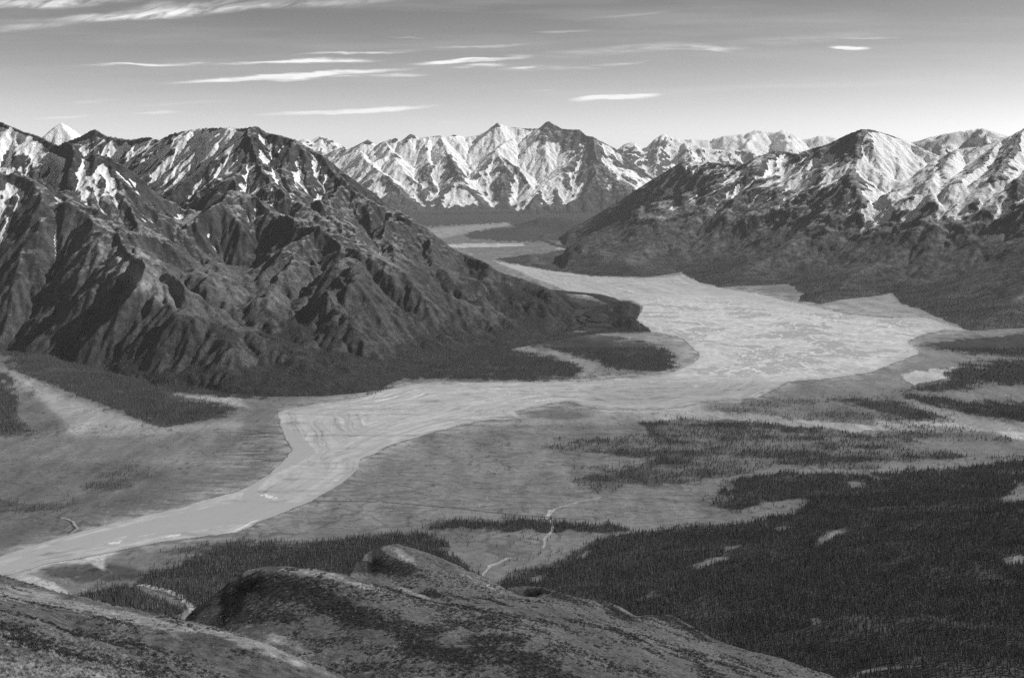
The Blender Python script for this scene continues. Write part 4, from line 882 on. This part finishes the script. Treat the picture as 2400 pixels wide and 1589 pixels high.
def hill_bright(px, py): return blobs(px, py, [(740,1345,130,9,6,.8),(940,1300,60,12,25,.9),(1100,1350,120,6,27,.4),(980,1395,60,6,22,.8),(840,1370,60,6,15,.8),(560,1352,60,8,-25,.5),(300,1445,260,14,14,.85),(640,1530,180,10,22,.6),(60,1400,120,16,14,.6),(560,1500,150,10,18,.6),(60,1580,170,22,4,3.0),(620,1480,60,14,20,.4),(700,1520,120,10,22,.5),(1010,1500,60,20,30,.3),(260,1540,160,8,35,.4),(640,1505,60,20,0,.3)])
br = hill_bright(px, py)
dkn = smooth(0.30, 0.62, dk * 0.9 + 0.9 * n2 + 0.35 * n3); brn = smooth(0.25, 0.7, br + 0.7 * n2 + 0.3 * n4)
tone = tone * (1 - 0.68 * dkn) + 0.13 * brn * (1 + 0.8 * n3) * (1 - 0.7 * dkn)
tone = tone + 0.10 * smooth(0.42, 0.55, fbm(HX / 3.5, HY / 5, 2, 719)) * smooth(-.1, .3, n1)
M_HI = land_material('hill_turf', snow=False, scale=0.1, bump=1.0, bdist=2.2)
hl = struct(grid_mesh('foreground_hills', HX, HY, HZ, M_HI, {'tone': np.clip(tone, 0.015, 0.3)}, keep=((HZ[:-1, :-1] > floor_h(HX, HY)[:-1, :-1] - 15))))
for (nm_, sil_, a_, b_) in (('L', SIL_L, 0, 800), ('M1', SIL_M1, 1000, 1215), ('M2', SIL_M2, 1290, 1480), ('M3', SIL_M3, 1400, 1750)):
    for q in sil_[::2]:
        mm = (np.abs(px - q[0]) < 4) & (HY > a_) & (HY < b_) & (HY > 150)
        if mm.any(): print(nm_, q[:2], round(float(py[mm].min()), 1), end=' | ')
print()
dlog('hills', time.time() - T0)

# ================================================================== TREES
M_CROWN = grey('spruce_needles', 0.118, 0.85, 0.1, 0.42, 0.009)
M_TRUNK = grey('spruce_bark', 0.09, 0.9)
def mesh_from(name, verts, faces, mats, fm=None):
    me = bpy.data.meshes.new(name); me.from_pydata(verts, [], faces)
    for m in mats: me.materials.append(m)
    if fm: me.polygons.foreach_set('material_index', fm)
    me.update(); return me
def crown_geo(rnd, h, w_, tiers, seg):
    V, Fc = [], []
    for i in range(tiers):
        t = i / tiers; zb = h * (0.08 + 0.80 * t); zt = min(h, zb + h * (0.42 - 0.16 * t)); r = w_ * (1 - t) ** 0.85 * rnd.uniform(0.85, 1.1) + 0.12
        if i == tiers - 1: zt = h
        b = len(V); cx, cy = rnd.uniform(-.1, .1) * w_, rnd.uniform(-.1, .1) * w_
        for s in range(seg):
            a = 2 * math.pi * (s + rnd.uniform(-.25, .25)) / seg; rr = r * (rnd.uniform(0.85, 1.2) if s % 2 == 0 else rnd.uniform(0.35, 0.6))
            V.append((cx + rr * math.cos(a), cy + rr * math.sin(a), zb + (rnd.uniform(-.05, .03) if s % 2 == 0 else .04) * h * 0.6))
        V.append((cx, cy, zt)); V.append((cx, cy, zb + 0.05 * h))
        for s in range(seg):
            Fc.append((b + s, b + (s + 1) % seg, b + seg)); Fc.append((b + (s + 1) % seg, b + s, b + seg + 1))
    return V, Fc
def trunk_geo(h, r, seg=5):
    V = [(r * math.cos(2 * math.pi * i / seg), r * math.sin(2 * math.pi * i / seg), -0.8) for i in range(seg)] + [(0.15 * r * math.cos(2 * math.pi * i / seg), 0.15 * r * math.sin(2 * math.pi * i / seg), h * 0.9) for i in range(seg)]
    return V, [(i, (i + 1) % seg, seg + (i + 1) % seg, seg + i) for i in range(seg)]
protos = bpy.data.collections.new('tree_kinds')
rt = random.Random(5); single = []
def add_mix(V, Fc, FM, v, f, mi, off=(0, 0, 0), s=1.0):
    b = len(V); V += [(a * s + off[0], c * s + off[1], e * s + off[2]) for a, c, e in v]; Fc += [tuple(b + i for i in q) for q in f]; FM += [mi] * len(f)
for k in range(5):
    h = rt.uniform(12, 17); w_ = rt.uniform(1.5, 2.3)
    cg = crown_geo(rt, h, w_, 5, 10); tg = trunk_geo(h, 0.2); single.append((h, cg, tg))
    V, Fc, FM = [], [], []; add_mix(V, Fc, FM, *cg, 0); add_mix(V, Fc, FM, *tg, 1)
    protos.objects.link(bpy.data.objects.new('spruce_kind', mesh_from('spruce_kind', V, Fc, [M_CROWN, M_TRUNK], FM)))
def scatter(name, P, scl, coll, label_kind='stuff', pick=None):
    """one object: points carrying instanced plants"""
    me = bpy.data.meshes.new(name); me.vertices.add(len(P)); me.vertices.foreach_set('co', np.asarray(P, np.float32).reshape(-1))
    a = me.attributes.new('scl', 'FLOAT', 'POINT'); a.data.foreach_set('value', np.asarray(scl, np.float32))
    o = link(bpy.data.objects.new(name, me)); o['kind'] = 'stuff'
    ng = bpy.data.node_groups.new(name, 'GeometryNodeTree')
    ng.interface.new_socket('Geometry', in_out='INPUT', socket_type='NodeSocketGeometry'); ng.interface.new_socket('Geometry', in_out='OUTPUT', socket_type='NodeSocketGeometry')
    N = ng.nodes; Lk = ng.links
    gi = N.new('NodeGroupInput'); go = N.new('NodeGroupOutput'); ip = N.new('GeometryNodeInstanceOnPoints'); ci = N.new('GeometryNodeCollectionInfo')
    ci.inputs['Collection'].default_value = coll; ci.inputs['Separate Children'].default_value = True; ci.inputs['Reset Children'].default_value = True
    ip.inputs['Pick Instance'].default_value = True
    na = N.new('GeometryNodeInputNamedAttribute'); na.data_type = 'FLOAT'; na.inputs['Name'].default_value = 'scl'
    rv_ = N.new('FunctionNodeRandomValue'); rv_.data_type = 'FLOAT_VECTOR'; rv_.inputs[0].default_value = (-0.04, -0.04, 0); rv_.inputs[1].default_value = (0.04, 0.04, 6.28)
    Lk.new(gi.outputs[0], ip.inputs['Points']); Lk.new(ci.outputs[0], ip.inputs['Instance']); Lk.new(na.outputs['Attribute'], ip.inputs['Scale']); Lk.new(rv_.outputs[0], ip.inputs['Rotation']); Lk.new(ip.outputs[0], go.inputs[0])
    md = o.modifiers.new('scatter', 'NODES'); md.node_group = ng
    return o
rng = np.random.default_rng(3)
def floor_density(X, Y):
    Z = floor_h(X, Y); px, py = proj(X, Y, Z)
    return wood_density(X, Y, px, py), Z, px, py
def jitter_points(x0, x1, y0, y1, sp):
    nx = int((x1 - x0) / sp); ny = int((y1 - y0) / sp)
    X, Y = np.meshgrid(x0 + (np.arange(nx) + .5) * sp, y0 + (np.arange(ny) + .5) * sp)
    return (X + rng.uniform(-.5, .5, X.shape) * sp).ravel().astype(np.float32), (Y + rng.uniform(-.5, .5, X.shape) * sp).ravel().astype(np.float32)
TP, TS = [], []
for (y0, y1, sp) in ((2150, 3000, 7.0), (3000, 3900, 7.6), (3900, 5300, 9.0), (5300, 7200, 13.0)):
    X, Y = jitter_points(-0.45 * y1, 0.45 * y1, y0, y1, sp)
    m_ = np.abs(X / Y) < 0.425; X, Y = X[m_], Y[m_]
    dn, Z, px, py = floor_density(X, Y)
    cl_ = 0.5 + 0.9 * fbm(X / 70, Y / 100, 3, 801)
    thin = smooth(.05, .35, fbm(X / 260, Y / 160, 4, 803)) * 0.8                   # thinner stands
    band = smooth(-.12, .22, fbm(X / 300, Y / 170, 4, 805))
    pr = np.where(dn > 0.85, 0.95 - thin * 0.42, dn * np.clip(cl_ * 1.5, 0, 1.5) * (0.55 + 0.9 * band))
    ok = (rng.random(X.shape) < pr) & (dn > 0.01)
    if y0 < 3500:   # hidden under the foreground hills
        hz = hill_h(X, Y, False) if y0 < 2600 else np.full(X.shape, -99.0)
        ok &= ~((hz > Z) & (Y < 2600))
    X, Y, Z, dn = X[ok], Y[ok], Z[ok], dn[ok]
    TP.append(np.stack([X, Y, Z], 1)); s_ = rng.uniform(0.55, 1.05, len(X)) * (0.72 + 0.28 * dn); TS.append(s_ * (1.0 if y0 < 5000 else 1.05))
# spruces on the lower mountain slopes
for (G, FO, gx0, gy0, st, box_, sp) in ((LH, L_FO, -4700, 5400, 7.5, (-3200, 1500, 5600, 9600), 15.0), (RH, R_FO, -300, 8000, 12.0, (0, 3700, 8000, 13500), 24.0)):
    X, Y = jitter_points(*box_, sp); m_ = np.abs(X / Y) < 0.425; X, Y = X[m_], Y[m_]
    Z = bilinear(G, X, Y, gx0, gy0, st); f_ = bilinear(FO, X, Y, gx0, gy0, st)
    ok = (f_ * 0.95 > rng.random(X.shape)) & (Z > 0.5) & (Z < 260)
    TP.append(np.stack([X[ok], Y[ok], Z[ok] - 0.5], 1)); TS.append(rng.uniform(0.6, 1.0, ok.sum()) * (1.0 if st < 10 else 1.25))
TP = np.concatenate(TP); TS = np.concatenate(TS)
# the 300 that stand largest in view become trees of their own
tpx, tpy = proj(TP[:, 0], TP[:, 1], TP[:, 2])
inview = (tpx > 8) & (tpx < 2392) & (tpy < 1580)
# occluded by the foreground hills?
occ = np.zeros(len(TP), bool); near = TP[:, 1] < 3700
hsil = {}
col = np.clip(((tpx + 100) / 4).astype(int), 0, 650); top = np.full(651, 1e9)
vis = (HY > 200)
hpx, hpy = proj(HX, HY, HZ); hc = ((hpx + 100) / 4).astype(int)
okc = (hc >= 0) & (hc < 651) & vis
np.minimum.at(top, hc[okc], hpy[okc])
tip = tpy - 14 * TS * F / TP[:, 1]
occ = tip > top[col] - 1
size = np.where(inview & ~occ, TS / TP[:, 1], 0)
order = np.argsort(-size)[:300]
rest = np.ones(len(TP), bool); rest[order] = False
scatter('spruce_forest', TP[rest], TS[rest], protos)
dlog('trees', len(TP), time.time() - T0)

def place_name(x, y):
    if y < 1300 and x > 1150 and x < 1500: return 'spruce on the open flat beside the pale winding path'
    if x < 450: return 'spruce at the edge of the wood below the left hill slope'
    if x < 1150: return 'spruce in the wood behind the two rounded hills'
    row = "in the forest's bottom row" if y > 1560 else ("just above the forest's bottom row" if y > 1525 else ('low in the big forest' if y > 1470 else 'well inside the big forest'))
    where = 'beside the hill ridge foot' if x < 2000 else ('a little right of the ridge foot' if x < 2120 else ('midway from ridge foot to frame edge' if x < 2220 else ('near the right frame edge' if x < 2320 else 'against the right frame edge')))
    return 'spruce ' + row + ' ' + where
crown_me, trunk_me = [], []
for k, (h, cg, tg) in enumerate(single):
    crown_me.append(mesh_from('crown', cg[0], cg[1], [M_CROWN])); trunk_me.append(mesh_from('trunk', tg[0], tg[1], [M_TRUNK]))
ranks = {}
for i in order: ranks.setdefault(place_name(tpx[i], tpy[i]), []).append(i)
for nm_, ids in ranks.items():
    for q, i in enumerate(ids):
        k = int(rng.integers(0, 5)); s_ = float(TS[i])
        e = link(bpy.data.objects.new('spruce_tree', None)); e.location = [float(v) for v in TP[i]]; e.scale = (s_, s_, s_); e.rotation_euler = (0, 0, float(rng.uniform(0, 6.28)))
        e['label'] = 'narrow dark ' + nm_; e['category'] = 'tree'; e['group'] = 'spruces ' + nm_[7:]
        for pn, me in (('trunk', trunk_me[k]), ('crown', crown_me[k])):
            c = link(bpy.data.objects.new(pn, me)); c.parent = e
# ------------------------------------------------------------------ scrub on the foreground hills
M_SCRUB = grey('willow_scrub', 0.036, 0.9, 0.1, 0.4, 0.3)
M_TUFT = grey('dry_grass', 0.27, 0.9, 0.1, 0.35, 0.5)
scol = bpy.data.collections.new('scrub_kinds')
def leaf_clump(rnd, r, n, flat, ls):
    V, Fc = [], []
    for i in range(n):
        a = rnd.uniform(0, 6.28); q = rnd.random() ** 0.5 * r; z = rnd.random() * flat * (1 - (q / r) ** 2 * 0.7)
        cx, cy = q * math.cos(a), q * math.sin(a); b = len(V)
        for j in range(4):
            V.append((cx + rnd.uniform(-ls, ls), cy + rnd.uniform(-ls, ls), z + rnd.uniform(-ls, ls) * 0.7))
        Fc += [(b, b + 1, b + 2), (b, b + 2, b + 3)]
    return V, Fc
for k in range(4):
    v, f = leaf_clump(rt, 1.0, 60, 0.75, 0.22); scol.objects.link(bpy.data.objects.new('scrub_kind', mesh_from('scrub_kind', v, f, [M_SCRUB])))
tcol = bpy.data.collections.new('tuft_kinds')
for k in range(3):
    V, Fc = [], []
    for i in range(26):
        a = rt.uniform(0, 6.28); q = rt.random() * .35; ln = rt.uniform(.25, .6); lx_, ly_ = rt.uniform(-.3, .3), rt.uniform(-.3, .3); b = len(V)
        x, y = q * math.cos(a), q * math.sin(a); V += [(x - .02, y, -.05), (x + .03, y + .01, -.05), (x + lx_, y + ly_, ln)]; Fc.append((b, b + 1, b + 2))
    tcol.objects.link(bpy.data.objects.new('tuft_kind', mesh_from('tuft_kind', V, Fc, [M_TUFT])))
SP_, SS_ = [], []
for (y0, y1, sp) in ((150, 420, 1.5), (420, 800, 1.9), (800, 1250, 2.5), (1250, 1650, 3.2)):
    X, Y = jitter_points(-0.43 * y1, 0.36 * y1, y0, y1, sp); m_ = (np.abs(X / Y) < 0.42); X, Y = X[m_], Y[m_]
    n1 = fbm(X / 140, Y / 140, 4, 711); n2 = fbm(X / 30, Y / 45, 4, 713)
    zz_ = hill_h(X, Y, False); qpx_, qpy_ = proj(X, Y, zz_); pr = smooth(0.0, 0.45, n2 + 0.5 * n1 + 0.14 + 0.6 * hill_dark(qpx_, qpy_) - 0.5 * hill_bright(qpx_, qpy_)) * (0.9 if y0 >= 800 else 0.75)
    ok = rng.random(X.shape) < pr; X, Y = X[ok], Y[ok]
    Z = hill_h(X, Y); px, py = proj(X, Y, Z); ok = (px > -20) & (px < 2420) & (py < 1640) & (Z > floor_h(X, Y) + 20)
    X, Y, Z = X[ok], Y[ok], Z[ok]
    SP_.append(np.stack([X, Y, Z], 1)); SS_.append(rng.uniform(0.35, 1.25, len(X)) ** 1.3 * (1.3 if y0 >= 800 else 0.85))
sc = scatter('hill_scrub', np.concatenate(SP_), np.concatenate(SS_), scol)
BP, BS = [], []
for (y0, y1, sp_) in ((2900, 4200, 11.0), (4200, 6200, 15.0)):
    X, Y = jitter_points(-0.43 * y1, 0.43 * y1, y0, y1, sp_); Z = floor_h(X, Y); px, py = proj(X, Y, Z)
    q_ = smooth(0.0, 0.4, fbm(X / 90, Y / 110, 4, 911)) * 0.7 + 0.05
    ok = (np.abs(X / Y) < .425) & (rng.random(X.shape) < q_) & ~inpoly(px, py, RIV)
    BP.append(np.stack([X[ok], Y[ok], Z[ok]], 1)); BS.append(rng.uniform(0.8, 2.4, ok.sum()) * (y1 / 5000))
scatter('willow_bushes', np.concatenate(BP), np.concatenate(BS), scol)
X, Y = jitter_points(-190, 60, 90, 420, 0.9); Z = hill_h(X, Y); px, py = proj(X, Y, Z)
pr = smooth(1480, 1580, py + 30 * fbm(X / 9, Y / 9, 3, 901)) * 0.8 + 0.05
ok = (px > -20) & (px < 900) & (py < 1640) & (rng.random(X.shape) < pr)
GP = [np.stack([X[ok], Y[ok], Z[ok]], 1)]; GS = [rng.uniform(.5, 1.2, ok.sum())]
for (y0, y1, sp_) in ((150, 420, 2.0), (420, 860, 2.6), (860, 1500, 4.2)):
    X, Y = jitter_points(-0.43 * y1, 0.30 * y1, y0, y1, sp_); Z = hill_h(X, Y); px, py = proj(X, Y, Z)
    ok = (px > -20) & (px < 2000) & (py < 1620) & (Z > floor_h(X, Y) + 20) & (rng.random(X.shape) < smooth(-0.2, 0.3, fbm(X / 25, Y / 35, 3, 905)) * 0.6)
    GP.append(np.stack([X[ok], Y[ok], Z[ok]], 1)); GS.append(rng.uniform(0.8, 1.6, ok.sum()) * (1.0 if y1 < 900 else 1.5))
scatter('grass', np.concatenate(GP), np.concatenate(GS), tcol)
dlog('scrub', time.time() - T0)

# ------------------------------------------------------------------ air
hv = bpy.data.materials.new('haze_air'); hv.use_nodes = True; t = NT(hv.node_tree); t.n.remove(t.n['Principled BSDF'])
vo = t.add('ShaderNodeVolumePrincipled'); vo.inputs['Color'].default_value = (0.95, 0.95, 0.95, 1); vo.inputs['Density'].default_value = 7.0e-6; vo.inputs['Anisotropy'].default_value = 0.0
t.l.new(vo.outputs[0], t.n['Material Output'].inputs['Volume'])
x0, x1, y0, y1, z0, z1 = -90000, 90000, -4000, 120000, -320, 3100
V = [(x, y, z) for z in (z0, z1) for y in (y0, y1) for x in (x0, x1)]
hz = link(bpy.data.objects.new('haze', mesh_from('haze', V, [(0, 2, 3, 1), (4, 5, 7, 6), (0, 1, 5, 4), (2, 6, 7, 3), (0, 4, 6, 2), (1, 3, 7, 5)], [hv]))); struct(hz, 'stuff')
